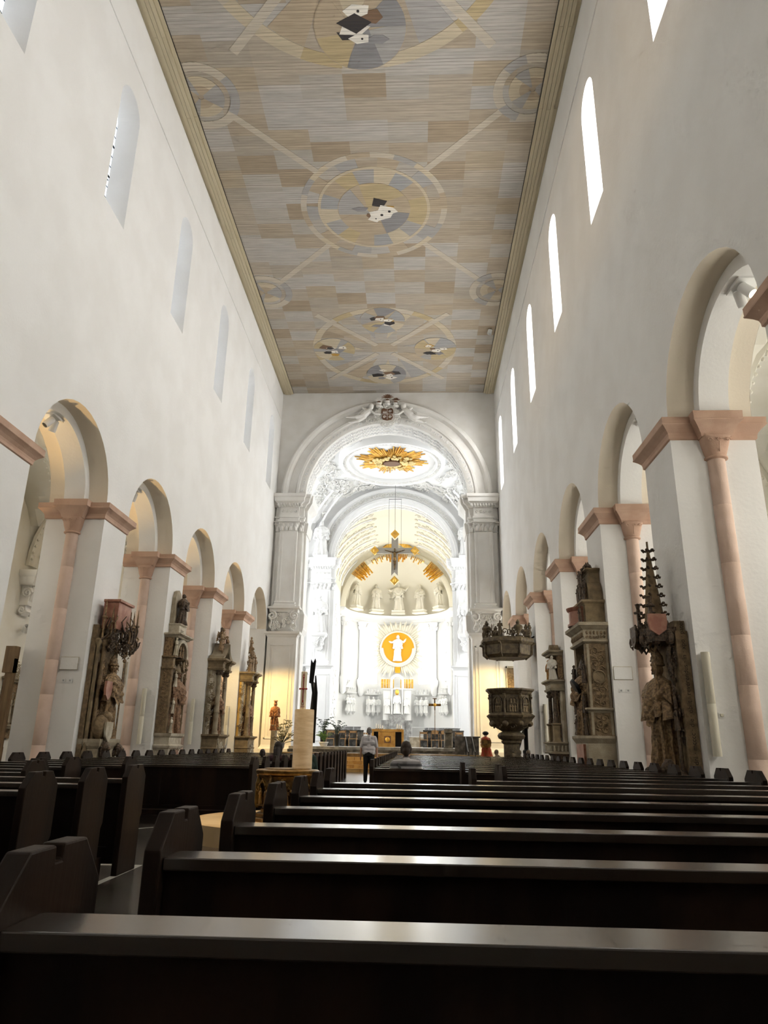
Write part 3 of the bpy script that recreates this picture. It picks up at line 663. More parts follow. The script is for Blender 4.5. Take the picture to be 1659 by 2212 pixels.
def pilaster(par, e, off, Y, zb, zt, ent, m, hw=.52, dep=.38, bracket=True, zbr=7.12, stat=False):
    """pilaster facing the nave; zb..zt shaft and capital, ent = top of entablature"""
    xc = CX0+e*off; f = Y-dep
    gs = G(); gs.box(xc-hw-.28, xc+hw+.28, Y-dep*.45, Y, zb, zt-.6); gs.box(xc-hw, xc+hw, f, Y, zb, zt-.6)
    for q in (-hw, -hw+.16, hw-.22, hw-.06): gs.box(xc+q, xc+q+.06, f-.03, f, zb+.2, zt-.75)
    gs.mould(xc-hw-.02, xc+hw+.02, f, Y, [(zb,.10),(zb+.12,.10),(zb+.18,.04),(zb+.26,.08),(zb+.34,.0)], True)
    obj('pilaster_shaft', gs, m, par)
    gc = G(); acanthus_cap(gc, xc-hw, xc+hw, Y, f, zt-.62, zt, 4)
    for q in (-1, 1): acanthus_cap(gc, xc+q*(hw+.14)-.14, xc+q*(hw+.14)+.14, Y, Y-dep*.45, zt-.62, zt, 1)
    obj('pilaster_capital', gc, m, par, True)
    ge = G(); H = ent-zt
    for a, b, yy in ((xc-hw-.28, xc+hw+.28, Y-dep*.45), (xc-hw, xc+hw, f)):
        ge.mould(a, b, yy, Y, [(zt,.04),(zt+.12*H,.06),(zt+.13*H,.10),(zt+.2*H,.10),(zt+.21*H,.03),(zt+.55*H,.03),(zt+.56*H,.10),(zt+.64*H,.16),(zt+.7*H,.30),(zt+.72*H,.36),(zt+.86*H,.38),(zt+.9*H,.44),(ent,.46)], True)
    obj('entablature', ge, m, par)
    go = G()
    for k in range(9): x = xc-hw-.15+(2*hw+.3)*k/8; go.sph((x, f-.16, zt+.62*H), (.07,.09,.10), 6, 5); go.sph((x+.04, f-.12, zt+.56*H), .06, 5, 4)
    for k in range(4): x = xc-hw+.13+(2*hw-.26)*k/3; go.spiral((x, f-.06, zt+.38*H), (1,0,0), (0,0,1), .1, .025, 1.4, 1, 9, k)
    obj('entablature_ornament', go, m, par, True, kind='stuff')
    if bracket:
        gb = G(); gb.mould(xc-hw-.2, xc+hw+.2, f, Y, [(zb-.35,.0),(zb-.3,.08),(zb-.15,.10),(zb-.1,.2),(zb,.2)], True)
        gb.mould(xc-hw, xc+hw, f+.05, Y, [(zbr,-.1),(zbr+.2,.05),(zbr+.5,.0),(zb-.35,.12)], True)
        for q in (-1, 1):
            gb.spiral((xc+q*(hw+.12), f-.12, zb-.52), (1,0,0), (0,0,1), .26, .07, 1.7, q, 18, PI/2); gb.spiral((xc+q*(hw+.1), f-.06, zbr+.28), (1,0,0), (0,0,1), .2, .06, 1.5, -q, 16, -PI/2)
            gb.tube([(xc+q*(hw+.3), f-.1, zb-.5),(xc+q*(hw+.12), f-.12, zb-.85),(xc+q*(hw+.24), f-.08, zbr+.3)], .06, 5)
        for k in range(16): gb.spiral((xc+rnd(-hw,hw), f-.08, rnd(zbr+.15, zb-.4)), (1,0,0), (0,0,1), rnd(.1,.19), .035, 1.4, random.choice((-1,1)), 9, rnd(0,6))
        obj('scroll_bracket', gb, m, par, True)
def pedestal(par, e, off, Y, z1, m, hw=.82, dep=.5):
    xc = CX0+e*off; f = Y-dep; g = G(); g.box(xc-hw, xc+hw, f, Y, 0, z1-.3)
    g.mould(xc-hw, xc+hw, f, Y, [(z1-.32,.0),(z1-.26,.04),(z1-.18,.08),(z1-.12,.18),(z1,.2)], True)
    g.mould(xc-hw, xc+hw, f, Y, [(0,.12),(.9,.12),(1.0,.04),(1.1,.0)], True)
    for a, b, zz0, zz1 in ((-hw+.14,-hw+.2,1.4,z1-.7),(hw-.2,hw-.14,1.4,z1-.7),(-hw+.32,-hw+.36,1.6,z1-.9),(hw-.36,hw-.32,1.6,z1-.9)): g.box(xc+a, xc+b, f-.03, f, zz0, zz1)
    for zz in (1.4, z1-.76): g.box(xc-hw+.14, xc+hw-.14, f-.03, f, zz, zz+.06)
    obj('pedestal', g, m, par)
for e in (-1, 1):
    pilaster(wall_far, e, 5.7, YF, 8.55, 13.65, 15.25, STUCCO); pedestal(wall_far, e, 5.7, YF, 7.12, STUCCO)
    for q, sgn in ((0, 1),):
        # pilaster face inside the jamb
        xj = CX0+e*4.87; gj = G(); x0, x1 = sorted((xj, xj-e*.12)); gj.box(x0, x1, YF+.25, YF+1.45, 1.0, 13.0)
        gj.mould(x0, x1, YF+.1, YF+1.6, [(13.0,.05),(13.6,.15),(13.7,.05),(14.4,.05),(14.6,.2),(14.8,.35),(15.25,.4)], True); gj.mould(x0, x1, YF+.2, YF+1.5, [(7.1,.0),(7.4,.12),(8.2,.15),(8.5,.0)], True)
        obj('jamb_pilaster', gj, STUCCO, wall_far)
# cartouche with putti
ct = thing('coat_of_arms', 'stucco coat of arms with brown quartered shield at chancel arch crown', 'cartouche', (CX0, YF-.25, 19.75))
def shield_poly(w, h): return [(0,0),(.35*w,.06*h),(.48*w,.25*h),(.40*w,.45*h),(.52*w,.62*h),(.5*w,.85*h),(.33*w,1.0*h),(.15*w,.92*h),(-.15*w,.92*h),(-.33*w,1.0*h),(-.5*w,.85*h),(-.52*w,.62*h),(-.40*w,.45*h),(-.48*w,.25*h),(-.35*w,.06*h)]
fr = lambda a, b, d: (a, -d, b)
obj('scroll_frame', G().prism([(x*1.35, z*1.25-.08) for x, z in shield_poly(.85,.95)], lambda a,b,d: (a,-d,b+.22), 0, .22), STUCCO, ct)
sh = obj('shield', G().prism(shield_poly(.72,.82), lambda a,b,d: (a,-d,b+.35), .2, .3), BROWNSH, ct)
gq = G(); gq.box(-.012,.012,-.32,-.30,.40,1.08); gq.box(-.34,.34,-.32,-.30,.74,.765)
for k in range(3): gq.prism([(-.28+.08*k,.82),(-.20+.08*k,.82),(-.24+.08*k,.98)], lambda a,b,d: (a,-d,b), .3, .315)
for x, z in ((.17,.93),(-.17,.56),(.17,.56)): gq.spiral((x,-.31,z), (1,0,0), (0,0,1), .1, .018, 1.8, 1, 14)
obj('shield_charges', gq, STUCCO, sh)
gs = G()
for k in range(26):
    a = 2*PI*k/26; gs.spiral((.62*math.cos(a), -.22, .72+.66*math.sin(a)), (1,0,0), (0,0,1), rnd(.12,.2), .04, 1.5, 1 if k % 2 else -1, 10, a)
for q in (-1, 1):
    for k in range(22): gs.spiral((q*rnd(.6,1.9), -.12, .35-.12*k/22+rnd(-.1,.2)), (1,0,0), (0,0,1), rnd(.07,.13), .03, 1.4, q, 8, k)
obj('scrollwork', gs, STUCCO, ct, True, kind='stuff')
for i, x in enumerate((-.52, 0, .52)):
    z = 1.5+(.14 if i == 1 else 0); gh = G(); gh.sph((x,-.3,z), (.17,.16,.15), 10, 7); gh.lathe([(.12,-.3),(.2,-.22),(.16,-.12)], (x,-.28,z), 10); gh.box(x-.2,x+.2,-.36,-.2,z+.1,z+.15)
    o = obj('helmet', gh, STUCCO, ct, True)
    gf = G().sph((x,-.34,z+.02), (.15,.14,.09), 9, 6); obj('helmet_visor', gf, BROWNSH, o, True)
    gp = G()
    for k in range(7 if i == 1 else 5):
        a = -1.1+2.2*k/(6 if i == 1 else 4); L = .38 if i == 1 else .26
        gp.tube([(x,-.28,z+.12),(x+.6*L*math.sin(a),-.3,z+.14+.8*L*math.cos(a)),(x+1.1*L*math.sin(a),-.34,z+.1+L*math.cos(a)*.9)], [.03,.045,.012], 5)
    obj('crest', gp, BROWNSH if i else STUCCO, o, True)
for q in (-1, 1):
    s = q
    caps = [((s*1.15,-.3,.95),.2,(s*1.45,-.32,.68),.21),((s*1.0,-.36,1.28),.17,(s*1.0,-.34,1.2),.16),((s*1.12,-.3,1.05),.1,(s*1.05,-.33,1.18),.1),
            ((s*1.05,-.35,1.0),.085,(s*.75,-.42,.72),.07),((s*.75,-.42,.72),.07,(s*.45,-.4,.68),.06),((s*1.3,-.3,1.0),.085,(s*1.5,-.3,1.15),.07),
            ((s*1.45,-.35,.64),.15,(s*1.9,-.4,.5),.12),((s*1.9,-.4,.5),.1,(s*2.35,-.35,.52),.07),((s*2.35,-.35,.52),.06,(s*2.5,-.4,.5),.05),
            ((s*1.4,-.3,.58),.15,(s*1.75,-.3,.32),.11),((s*1.75,-.3,.32),.1,(s*2.2,-.25,.22),.06),((s*2.2,-.25,.22),.055,(s*2.35,-.3,.2),.05)]
    p = blob('putto', caps, STUCCO, ct, .022, 5)
    gw = G()
    for k in range(6): gw.tube([(s*1.2,-.12,1.0),(s*(1.4+.07*k),-.1,1.25-.07*k),(s*(1.55+.08*k),-.1,1.22-.12*k)], [.06,.07,.02], 5)
    obj('wing', gw, STUCCO, p, True)

# ------------------------------------------------------------------ crossing
Y2 = 55.0
gv = G(); VX, VZ, VH = 7.0, 15.2, 6.35
def vz(x, y):
    a = math.sqrt(max(0, 1-((x-CX0)/VX)**2)); b = math.sqrt(max(0, 1-((y-48.4)/6.65)**2)); return VZ+VH*max(a, b)
gv.grid(lambda u, v: (CX0-VX+2*VX*u, 41.8+(Y2-41.8)*v, vz(CX0-VX+2*VX*u, 41.8+(Y2-41.8)*v)), 40, 40)
cross_c = struct('ceiling_crossing', gv, STUCCOW, 30)
RC = (CX0, 48.9, 21.02)
def ellring(g, prof, rx, ry, n=56):
    g.loft([[(RC[0]+(rx+o)*math.cos(2*PI*k/n), RC[1]+(ry+o)*math.sin(2*PI*k/n), RC[2]+z) for o, z in prof] for k in range(n+1)], cap=False)
g = G(); ellring(g, [(-.35,.0),(-.3,-.16),(-.15,-.10),(.05,-.10),(.1,-.22),(.3,-.22),(.38,-.05),(.4,.4),(-.35,.4)], 3.55, 3.95); obj('oval_moulding', g, STUCCOW, cross_c, True)
g = G()
for k in range(84):
    a = 2*PI*k/84; g.spiral((RC[0]+3.5*math.cos(a), RC[1]+3.9*math.sin(a), RC[2]-.12), (1,0,0), (0,1,0), .15, .035, 1.4, 1 if k % 2 else -1, 9, a)
obj('oval_wreath', g, STUCCO, cross_c, True, kind='stuff')
n = 56; g = G().loft([[(RC[0]+3.3*math.cos(2*PI*k/n), RC[1]+3.7*math.sin(2*PI*k/n), RC[2]+z) for k in range(n)] for z in (.12,.3)]); obj('oval_field', g, STUCCOW, cross_c)
# vault scrolls and groin ribs
def vframe(x, y):
    e = .05; z = vz(x, y); u = Vector((e,0,vz(x+e,y)-z)).normalized(); v = Vector((0,e,vz(x,y+e)-z)); nn = u.cross(v).normalized()*-1; v = u.cross(nn); return (x,y,z), u, v, nn
g = G(); R = random.Random(3); cnt = 0
while cnt < 430:
    x = CX0+R.uniform(-6.2,6.2); y = R.uniform(42.2,54.8)
    if ((x-RC[0])/4.3)**2+((y-RC[1])/4.7)**2 < 1: continue
    p, u, v, nn = vframe(x, y); r = R.uniform(.14,.34)
    g.spiral(Vector(p)+nn*.10, u, v, r, r*.22, R.uniform(1.2,1.9), R.choice((-1,1)), 10, R.uniform(0,6)); cnt += 1
    for q in range(2):
        a = R.uniform(0,6.28); c = Vector(p)+(u*math.cos(a)+v*math.sin(a))*r*1.3+nn*.08; d = u*math.cos(a+.9)+v*math.sin(a+.9); g.tube([c-d*r*.45,c+nn*.08,c+d*r*.5], [.02,r*.26,.015], 4)
obj('vault_scrollwork', g, STUCCO, cross_c, True, kind='stuff')
for sx in (-1, 1):
    for sy in (-1, 1):
        pts = []
        for k in range(13):
            t = .62+.36*k/12; x = CX0+sx*VX*t; y = 48.4+sy*6.65*t; pts.append((x, y, vz(x,y)-.06))
        for o in (-.32, .32):
            obj('groin_rib', G().tube([(p[0]+o, p[1]-o*sx*sy, p[2]) for p in pts], .09, 6), STUCCOW, cross_c, True)
# gilded sunburst
sb = thing('sunburst', 'gilded stucco sunburst with dark oval centre on crossing vault', 'sunburst', (CX0, 48.4, RC[2]+.1))
for k in range(72):
    a = 2*PI*k/72; grp = abs(math.sin(a*4+.6)); L = (1.75+.95*grp)*(1 if k % 2 else .88); L *= 1.03 if abs(math.cos(a)) > .5 else 1.0
    w = .085; ca, sa = math.cos(a), math.sin(a); y0 = 0
    g = G().loft([[(r*ca-w0*sa, r*sa*1.0+w0*ca, z), (r*ca+w0*sa, r*sa-w0*ca, z), (r*ca+w0*sa*.5, r*sa-w0*ca*.5, z-d), (r*ca-w0*sa*.5, r*sa+w0*ca*.5, z-d)] for r, w0, z, d in ((.5,.05,-.05,.10),(L*.6,w,-.03,.12),(L,w*.55,-.02,.05))])
    obj('ray', g, GOLDRAY if k % 3 else GOLD, sb)
g = G(); R = random.Random(9)
for k in range(70):
    a = R.uniform(0,6.28); r = R.uniform(.65,1.35); g.sph((r*math.cos(a)*1.2, r*math.sin(a), -.2-R.uniform(0,.1)), (R.uniform(.1,.2),R.uniform(.1,.2),.08), 7, 5)
obj('cloud_wreath', g, mat('pale gilding', (.88,.70,.32), .4, .3), sb, True, kind='stuff')
obj('oval_centre', G().lathe([(.62,-.35),(.62,-.2),(.45,-.2)], (0,0,0), 24, sy=.8), BROWNSH, sb, True)
# transepts
g = G()
for xs, s in ((-17.0, -1), (13.5, 1)):
    Pt = (lambda X: (lambda y, z, d: (X+s*d, y, z)))(xs); ops = [(y, 1.3, 4.0, 14.0) for y in (44.2, 48.4, 52.6)]
    wall_face(g, Pt, 41.8, Y2, 0, 20.5, ops, 0)
    for o in ops: reveal(g, Pt, o, 0, .5)
    for o in ops:
        gp = G(); arched_pane(gp, Pt, o, .45); wo = sempty('window_%d' % (len(WIN)+1)); WIN.append(wo); obj('pane', gp, PANE_T, wo)
g.q((-17,41.8,20.5),(CX0-6.8,41.8,20.5),(CX0-6.8,Y2,20.5),(-17,Y2,20.5)); g.q((CX0+6.8,41.8,20.5),(13.5,41.8,20.5),(13.5,Y2,20.5),(CX0+6.8,Y2,20.5))
struct('wall_transept', g, STUCCOW)
struct('wall_crossing_rear', G().box(-17, -13.9, 41.4, 41.8, 0, 20.5).box(10.2, 13.5, 41.4, 41.8, 0, 20.5), STUCCOW)
# ------------------------------------------------------------------ choir arch
g = G(); P = PY(Y2); op = (CX0, 4.75, 0.0, 15.2)
wall_face(g, P, -17, 13.5, 0, 22.5, [op], 0.0); wall_face(g, P, -17, 13.5, 0, 22.5, [op], 1.3, flip=True); reveal(g, P, op, 0, 1.3, sill=False)
wall_choir = struct('wall_choir', g, STUCCOW)
g = G(); arch_sweep(g, CX0, 15.2, [(4.74,-.2),(4.74,.12),(4.95,.18),(5.0,.28),(5.2,.28),(5.3,.12),(5.75,.10),(5.8,.25),(6.0,.28),(6.05,0)], Y2); obj('arch_moulding', g, STUCCOW, wall_choir, True)
g = G()
for k in range(80):
    a = PI*(k+.5)/80; c = (CX0-5.52*math.cos(a), Y2-.15, 15.2+5.52*math.sin(a)); g.spiral(c, (math.sin(a),0,math.cos(a)), (-math.cos(a),0,math.sin(a)), .18, .04, 1.4, 1 if k % 2 else -1, 9, k)
    for yy in (.3,.9): g.spiral((CX0-4.72*math.cos(a), Y2+yy, 15.2+4.72*math.sin(a)), (math.sin(a),0,math.cos(a)), (0,1,0), .17, .04, 1.3, 1 if k % 2 else -1, 8, k)
obj('arch_scrollwork', g, STUCCO, wall_choir, True, kind='stuff')
for e in (-1, 1):
    pilaster(wall_choir, e, 5.55, Y2, 6.9, 13.3, 15.2, STUCCOW, hw=.62, bracket=False); pilaster(wall_choir, e, 7.6, Y2, 6.9, 13.3, 15.2, STUCCOW, hw=.5, dep=.3, bracket=False)
    pedestal(wall_choir, e, 5.55, Y2, 6.9, STUCCOW, hw=.95, dep=.6); pedestal(wall_choir, e, 7.6, Y2, 6.9, STUCCOW, hw=.75, dep=.4)
    gd = G()
    for k in range(10): gd.spiral((CX0+e*5.55+rnd(-.6,.6), Y2-.55, rnd(6.0,6.7)), (1,0,0), (0,0,1), rnd(.15,.28), .05, 1.5, random.choice((-1,1)), 10, rnd(0,6))
    obj('frieze_scrolls', gd, STUCCOW, wall_choir, True, kind='stuff')
    for z, hgt, yy, dx, sd, nm in ((9.2, 2.9, .95, 5.6, 31, 'on the choir pilaster'), (15.3, 2.9, .75, 5.75, 33, 'above the choir entablature')):
        sd_name = 'left' if e < 0 else 'right'
        t = thing('stucco_statue', 'white stucco robed saint statue %s at %s' % (nm, sd_name), 'statue', (CX0+e*dx, Y2-yy, z), PI, 'stucco saints at the choir arch')
        figure(t, hgt, T(0,0,.0), STUCCOW, sd+e, 'down' if z < 12 else 'hold', 1.15, name='figure')
        gb = G(); gb.mould(-.5,.5,-.5,.4,[(-.28,.0),(-.2,.08),(-.1,.1),(0,.12)], True); gb.loft([[(-w_,-.45,z_),(w_,-.45,z_),(w_,.3*w_/.5,z_),(-w_,.3*w_/.5,z_)] for z_, w_ in ((-1.3,.1),(-1.1,.3),(-.7,.25),(-.28,.48))])
        for k in range(6): gb.spiral((rnd(-.35,.35),.3,rnd(-1.0,-.4)), (1,0,0), (0,0,1), .2, .05, 1.4, random.choice((-1,1)), 9, k)
        if z < 12: obj('console', gb, STUCCOW, t, True)
        else: obj('plinth', G().mould(-.5,.5,-.5,.4,[(-.1,.05),(0,.1)], True), STUCCOW, t)
# ------------------------------------------------------------------ choir and apse
RA, YA, ZD = 5.5, 68.0, 13.9
g = G()
for s in (-1, 1):
    Pc = (lambda s_: (lambda y, z, d: (CX0+s_*(RA+d), y, z)))(s); ops = [(62.2, 1.3, 5.0, 11.0)]
    wall_face(g, Pc, Y2+1.3, YA, 0, 15.2, ops, 0)
    for o in ops:
        reveal(g, Pc, o, 0, .5); gp = G(); arched_pane(gp, Pc, o, .45); wo = sempty('window_%d' % (len(WIN)+1)); WIN.append(wo); obj('pane', gp, PANE_C, wo)
struct('wall_choir_sides', g, APSEWALL)
g = G(); g.grid(lambda u, v: (CX0-RA*math.cos(PI*u), Y2+1.3+(YA-Y2-1.3)*v, 15.2+(4.8)*math.sin(PI*u)), 28, 6)
# lunette above the apse arch
arcs = 28
for k in range(arcs):
    a0, a1 = PI*k/arcs, PI*(k+1)/arcs
    g.q((CX0-RA*math.cos(a0),YA,15.2+4.8*math.sin(a0)), (CX0-RA*math.cos(a1),YA,15.2+4.8*math.sin(a1)), (CX0-RA*.999*math.cos(a1),YA,ZD+RA*math.sin(a1)), (CX0-RA*.999*math.cos(a0),YA,ZD+RA*math.sin(a0)))
barrel = struct('ceiling_choir', g, DOMEP, True)
g = G(); R = random.Random(12)
for row in range(9):
    y = 57.2+row*1.2
    for k in range(13):
        for sd in (-1, 1):
            t = .08+.30*k/12+.012*(row % 2); a = PI*t; x = CX0-sd*(RA-.05)*math.cos(a); z = 15.2+4.75*math.sin(a)
            u = Vector((sd*math.sin(a),0,math.cos(a)))
            g.spiral((x,y+R.uniform(-.2,.2),z), u, (0,1,0), R.uniform(.16,.3), .05, 1.4, R.choice((-1,1)), 9, R.uniform(0,6))
obj('barrel_scrollwork', g, CREAMP, barrel, True, kind='stuff')
for row in range(6):
    y = 57.2+row*2.05; gb = G()
    for sd in (-1, 1):
        gb.tube([(CX0-sd*(RA-.05)*math.cos(PI*t), y+1.1*(t-.05)/.33, 15.2+4.75*math.sin(PI*t)) for t in [.04+.34*k/12 for k in range(13)]], .11, 5)
    obj('barrel_rib', gb, STUCCOW, barrel, True)
PA = lambda s, z, d: (CX0+(RA+d)*math.sin(s/RA), YA+(RA+d)*math.cos(s/RA), z)
g = G(); L = PI*RA/2; aw = [(-5.95,.62,7.2,12.3),(-2.78,.62,7.0,12.4),(2.78,.62,7.0,12.4),(5.95,.62,7.2,12.3)]
wall_face(g, PA, -L, L, 0, ZD, aw, 0, ds=.4, flip=True)
for o in aw: reveal(g, PA, o, 0, .45, flip=True)
apse = struct('wall_apse', g, APSEWALL)
for o in aw:
    gp = G(); arched_pane(gp, PA, o, .4, flip=True); wo = sempty('window_%d' % (len(WIN)+1)); WIN.append(wo); obj('pane', gp, PANE_A, wo)
    gf = G(); gf.loft([[PA(a,b,dd) for a, b, dd in (((p[0]-o[0])*k1+o[0], (p[1]-o[3])*k1+o[3], d1) for k1, d1 in ((1.0,-.02),(1.0,-.10),(1.22,-.10),(1.22,-.02)))] for p in arc_pts(o)]); obj('window_hood', gf, STUCCOW, apse, True)
g = G(); n = 40
g.loft([[PA(-L+2*L*k/n, z, -d) for z, d in ((12.95,.02),(13.05,.15),(13.15,.15),(13.2,.08),(13.45,.08),(13.5,.2),(13.6,.4),(13.85,.48),(13.9,.0))] for k in range(n+1)]); obj('cornice', g, STUCCOW, apse, True)
g = G().grid(lambda u, v: (CX0-RA*math.cos(PI*u)*math.cos(PI/2*v*.999), YA+RA*math.sin(PI*u)*math.cos(PI/2*v*.999), ZD+RA*math.sin(PI/2*v*.999)), 32, 14); dome = struct('ceiling_apse', g, DOMEP, True)
g = G(); arch_sweep(g, CX0, ZD, [(5.0,.05),(5.0,.2),(5.25,.25),(5.5,.2),(5.5,.0)], YA, n=32); obj('apse_arch', g, DOMEP, dome, True)
for th in (-1.40, -.77, .77, 1.40):
    s = th*RA; c = PA(s, 0, -.32); gc = G(); gc.lathe([(.30,7.3),(.30,7.42),(.25,7.5),(.24,12.1),(.26,12.2)], (c[0],c[1],0), 14); gc.lathe([(.25,12.15),(.28,12.3),(.42,12.75),(.46,12.95)], (c[0],c[1],0), 14)
    for k in range(8): a = 2*PI*k/8; gc.tube([(c[0]+.26*math.cos(a),c[1]+.26*math.sin(a),12.2),(c[0]+.36*math.cos(a),c[1]+.36*math.sin(a),12.5),(c[0]+.46*math.cos(a),c[1]+.46*math.sin(a),12.5)], [.08,.1,.04], 5)
    gc.lathe([(.12,5.7),(.3,6.0),(.28,6.5),(.42,6.9),(.42,7.3)], (c[0],c[1],0), 12)
    obj('apse_column', gc, STUCCOW, apse, True)
# scroll panels between the windows
g = G(); R = random.Random(21)
for th in (-1.32, -1.1, 1.1, 1.32):
    for k in range(26): s = th*RA+R.uniform(-.3,.3); z = R.uniform(6,12.5); c = PA(s,z,-.06); u = (math.cos(th),-math.sin(th),0); g.spiral(c, u, (0,0,1), R.uniform(.12,.25), .04, 1.4, R.choice((-1,1)), 9, R.uniform(0,6))
for sd in (-1, 1):
    for k in range(90): g.spiral((CX0+sd*(RA-.04), R.uniform(57,67), R.uniform(2,13)), (0,1,0), (0,0,1), R.uniform(.2,.4), .06, 1.5, R.choice((-1,1)), 9, R.uniform(0,6))
obj('apse_scrollwork', g, STUCCOW, apse, True, kind='stuff')
for i, (th, hh, pose) in enumerate(((-1.15,2.5,'hold'),(-.52,2.6,'hold'),(0,2.9,'wide'),(.52,2.6,'down'),(1.15,2.5,'hold'))):
    rr = 4.45; x, y = CX0+rr*math.sin(th), YA+rr*math.cos(th)
    nm = ['far left','left of centre','central, arms outstretched','right of centre','far right'][i]
    t = thing('stucco_statue', 'cream stucco saint in the apse dome, %s' % nm, 'statue', (x, y, 13.92), PI-th, 'saints in the apse dome')
    figure(t, hh, T(0,0,.35), CREAMP, 50+i, pose, 1.1, name='figure'); obj('plinth', G().mould(-.6,.6,-.3,.3,[(0,.1),(.1,.1),(.2,.0),(.3,.05),(.36,.08)], True), CREAMP, t)
# gilded rays round the apse arch
gr = thing('gilded_rays', 'gilded ray clusters fanned around the apse arch behind crucifix', 'ornament', (CX0, YA-.3, ZD))
for a0, a1, r0, r1, n in ((.62,.92,4.2,5.5,12),(1.05,1.3,4.75,5.2,8),(1.35,1.75,4.55,5.2,14),(1.85,2.1,4.75,5.2,8),(2.22,2.52,4.2,5.5,12)):
    for k in range(n):
        a = a0+(a1-a0)*k/(n-1); e0, e1 = r0+.25*math.sin(k*2.1), r1
        obj('ray', G().tube([(-e1*math.cos(a),0,e1*math.sin(a)),(-e0*math.cos(a),-.25,e0*math.sin(a))], [.04,.085], 4), GOLD if k % 2 else GOLDRAY, gr)
for q in (-1, 1):
    gw = G()
    for k in range(8): gw.tube([(q*.1,-.3,6.15),(q*(.5+.15*k),-.35,6.2-.02*k*k),(q*(.8+.2*k),-.3,6.0-.05*k-.012*k*k)], [.08,.13,.03], 5)
    obj('wing', gw, GOLD, gr, True)
# ------------------------------------------------------------------ pews
def bev(o, w=.006, seg=2):
    b = o.modifiers.new('bevel', 'BEVEL'); b.width = w; b.segments = seg; b.limit_method = 'ANGLE'; return o
END = [(-.02,0),(-.02,.86),(.085,.965),(.20,.965),(.205,.93),(.235,.93),(.24,.965),(.355,.965),(.46,.86),(.46,.50),(.43,.46),(.43,0)]
me_end = mesh_of(G().prism(END, lambda a, b, d: (d, a, b), -.028, .028), 'end_panel', WOOD)
pm = {}
def pew_mesh(kind, L):
    key = (kind, round(L, 2))
    if key in pm: return pm[key]
    g = G(); m = WOOD
    if kind == 'top_rail': g.box(.0, L, 0, .165, .80, .838); m = WOODTOP
    elif kind == 'backrest':
        n = max(1, int(round(L/1.55))); w = L/n
        g.box(0, L, .055, .075, .16, .80); g.box(0, L, .035, .085, .66, .80); g.box(0, L, .035, .085, .10, .24)
        for k in range(n+1): x = min(max(k*w, .045), L-.045); g.box(x-.045, x+.045, .033, .087, .24, .66)
    elif kind == 'seat': g.box(0, L, .09, .47, .415, .45); g.box(0, L, .43, .455, .36, .415)
    elif kind == 'kneeler': g.box(.1, L-.1, -.33, -.15, .15, .20); [g.box(x, x+.05, -.31, .03, 0, .15) for x in (.12, L*.5, L-.17)]
    pm[key] = mesh_of(g, kind, m); return pm[key]
def pew(k, x0, x1, label):
    y = 1.52+.94*k; L = x1-x0
    t = thing('pew', label, 'pew', (x0, y, 0), 0, 'dark wooden pews')
    for x in (-.03, L+.03):
        o = link('end_panel', me_end, t, Matrix.Translation((x, 0, 0)))
        if k < 8: bev(o)
    for kind in ('top_rail', 'backrest', 'seat', 'kneeler'):
        o = link(kind, pew_mesh(kind, L), t)
        if kind == 'top_rail' and k < 6:
            bev(o, .004); j = link('joint', pew_joint, o, Matrix.Translation((L*.5 if L > 3 else L*.6, 0, 0)))
    return t
pew_joint = mesh_of(G().box(-.002, .002, .002, .163, .8379, .8388), 'joint', INK)
NEAR = ['nearest dark pew, its polished top rail crossing the whole foreground', 'second', 'third', 'fourth', 'fifth', 'sixth', 'seventh']
nums = ['second','third','fourth','fifth','sixth','seventh','eighth','ninth','tenth','eleventh','twelfth','thirteenth','fourteenth','fifteenth','sixteenth','seventeenth','eighteenth','nineteenth']
for k in range(0, 29):
    if k < 7:
        pew(k, -.80, 4.05, NEAR[0] if k == 0 else 'dark wooden pew right of the aisle, %s row from the camera' % NEAR[k])
    elif k < 11:
        pew(k, {7:.66, 8:1.10, 9:1.15, 10:.73}[k], 4.05, 'short dark pew beside the font clearing on the right, %s of four' % ORD[k-7])
    else:
        pew(k, -.65, 4.05, ('dark pew on the right in which the man in the striped shirt sits' if k == 11 else 'dark pew right of the aisle beyond the font, %s row behind the striped man' % (ORD[k-12] if k-12 < 20 else '')).replace('behind','ahead of'))
    if k >= 3 and k < 7: pew(k, -7.0, -2.80, 'dark pew left of the aisle, %s row before the font clearing' % ORD[6-k])
    elif 7 <= k < 11: pew(k, -7.0, {7:-4.3, 8:-4.75, 9:-4.75, 10:-4.3}[k], 'short dark pew beside the font clearing on the left, %s of four' % ORD[k-7])
    elif k >= 11: pew(k, -7.0, -2.62, 'dark pew left of the aisle beyond the font, %s row past the clearing' % ORD[k-11])
# ------------------------------------------------------------------ font, candle
FX, FY = -1.68, 9.95
ft = tag(obj('font_platform', G().lathe([(1.27,0),(1.27,.225),(1.25,.24)], (0,0,0), 64), PLATST, None, True, Matrix.Translation((FX, 10.2, 0))), 'round pale stone platform under the bronze font', 'platform')
f = thing('baptismal_font', 'dark bronze Gothic font with gilded niche figures and flat lid', 'font', (FX, FY, .24))
for i, (r, z0, z1) in enumerate(((.46,0,.05),(.40,.05,.10),(.33,.10,.15))): obj('step', G().lathe([(r,z0),(r,z1-.012),(r-.012,z1)], (0,0,0), 8, PI/8, 2*PI+PI/8), BRONZEL if i != 1 else BRONZE, f)
obj('bowl', G().lathe([(.27,.15),(.33,.18),(.35,.24),(.35,.50),(.37,.54),(.40,.56)], (0,0,0), 8, PI/8, 2*PI+PI/8), BRONZE, f)
obj('lid', G().lathe([(.40,.56),(.415,.58),(.415,.61),(.40,.62),(.30,.625),(.30,.635),(.05,.64)], (0,0,0), 40), BRONZEL, f, True)
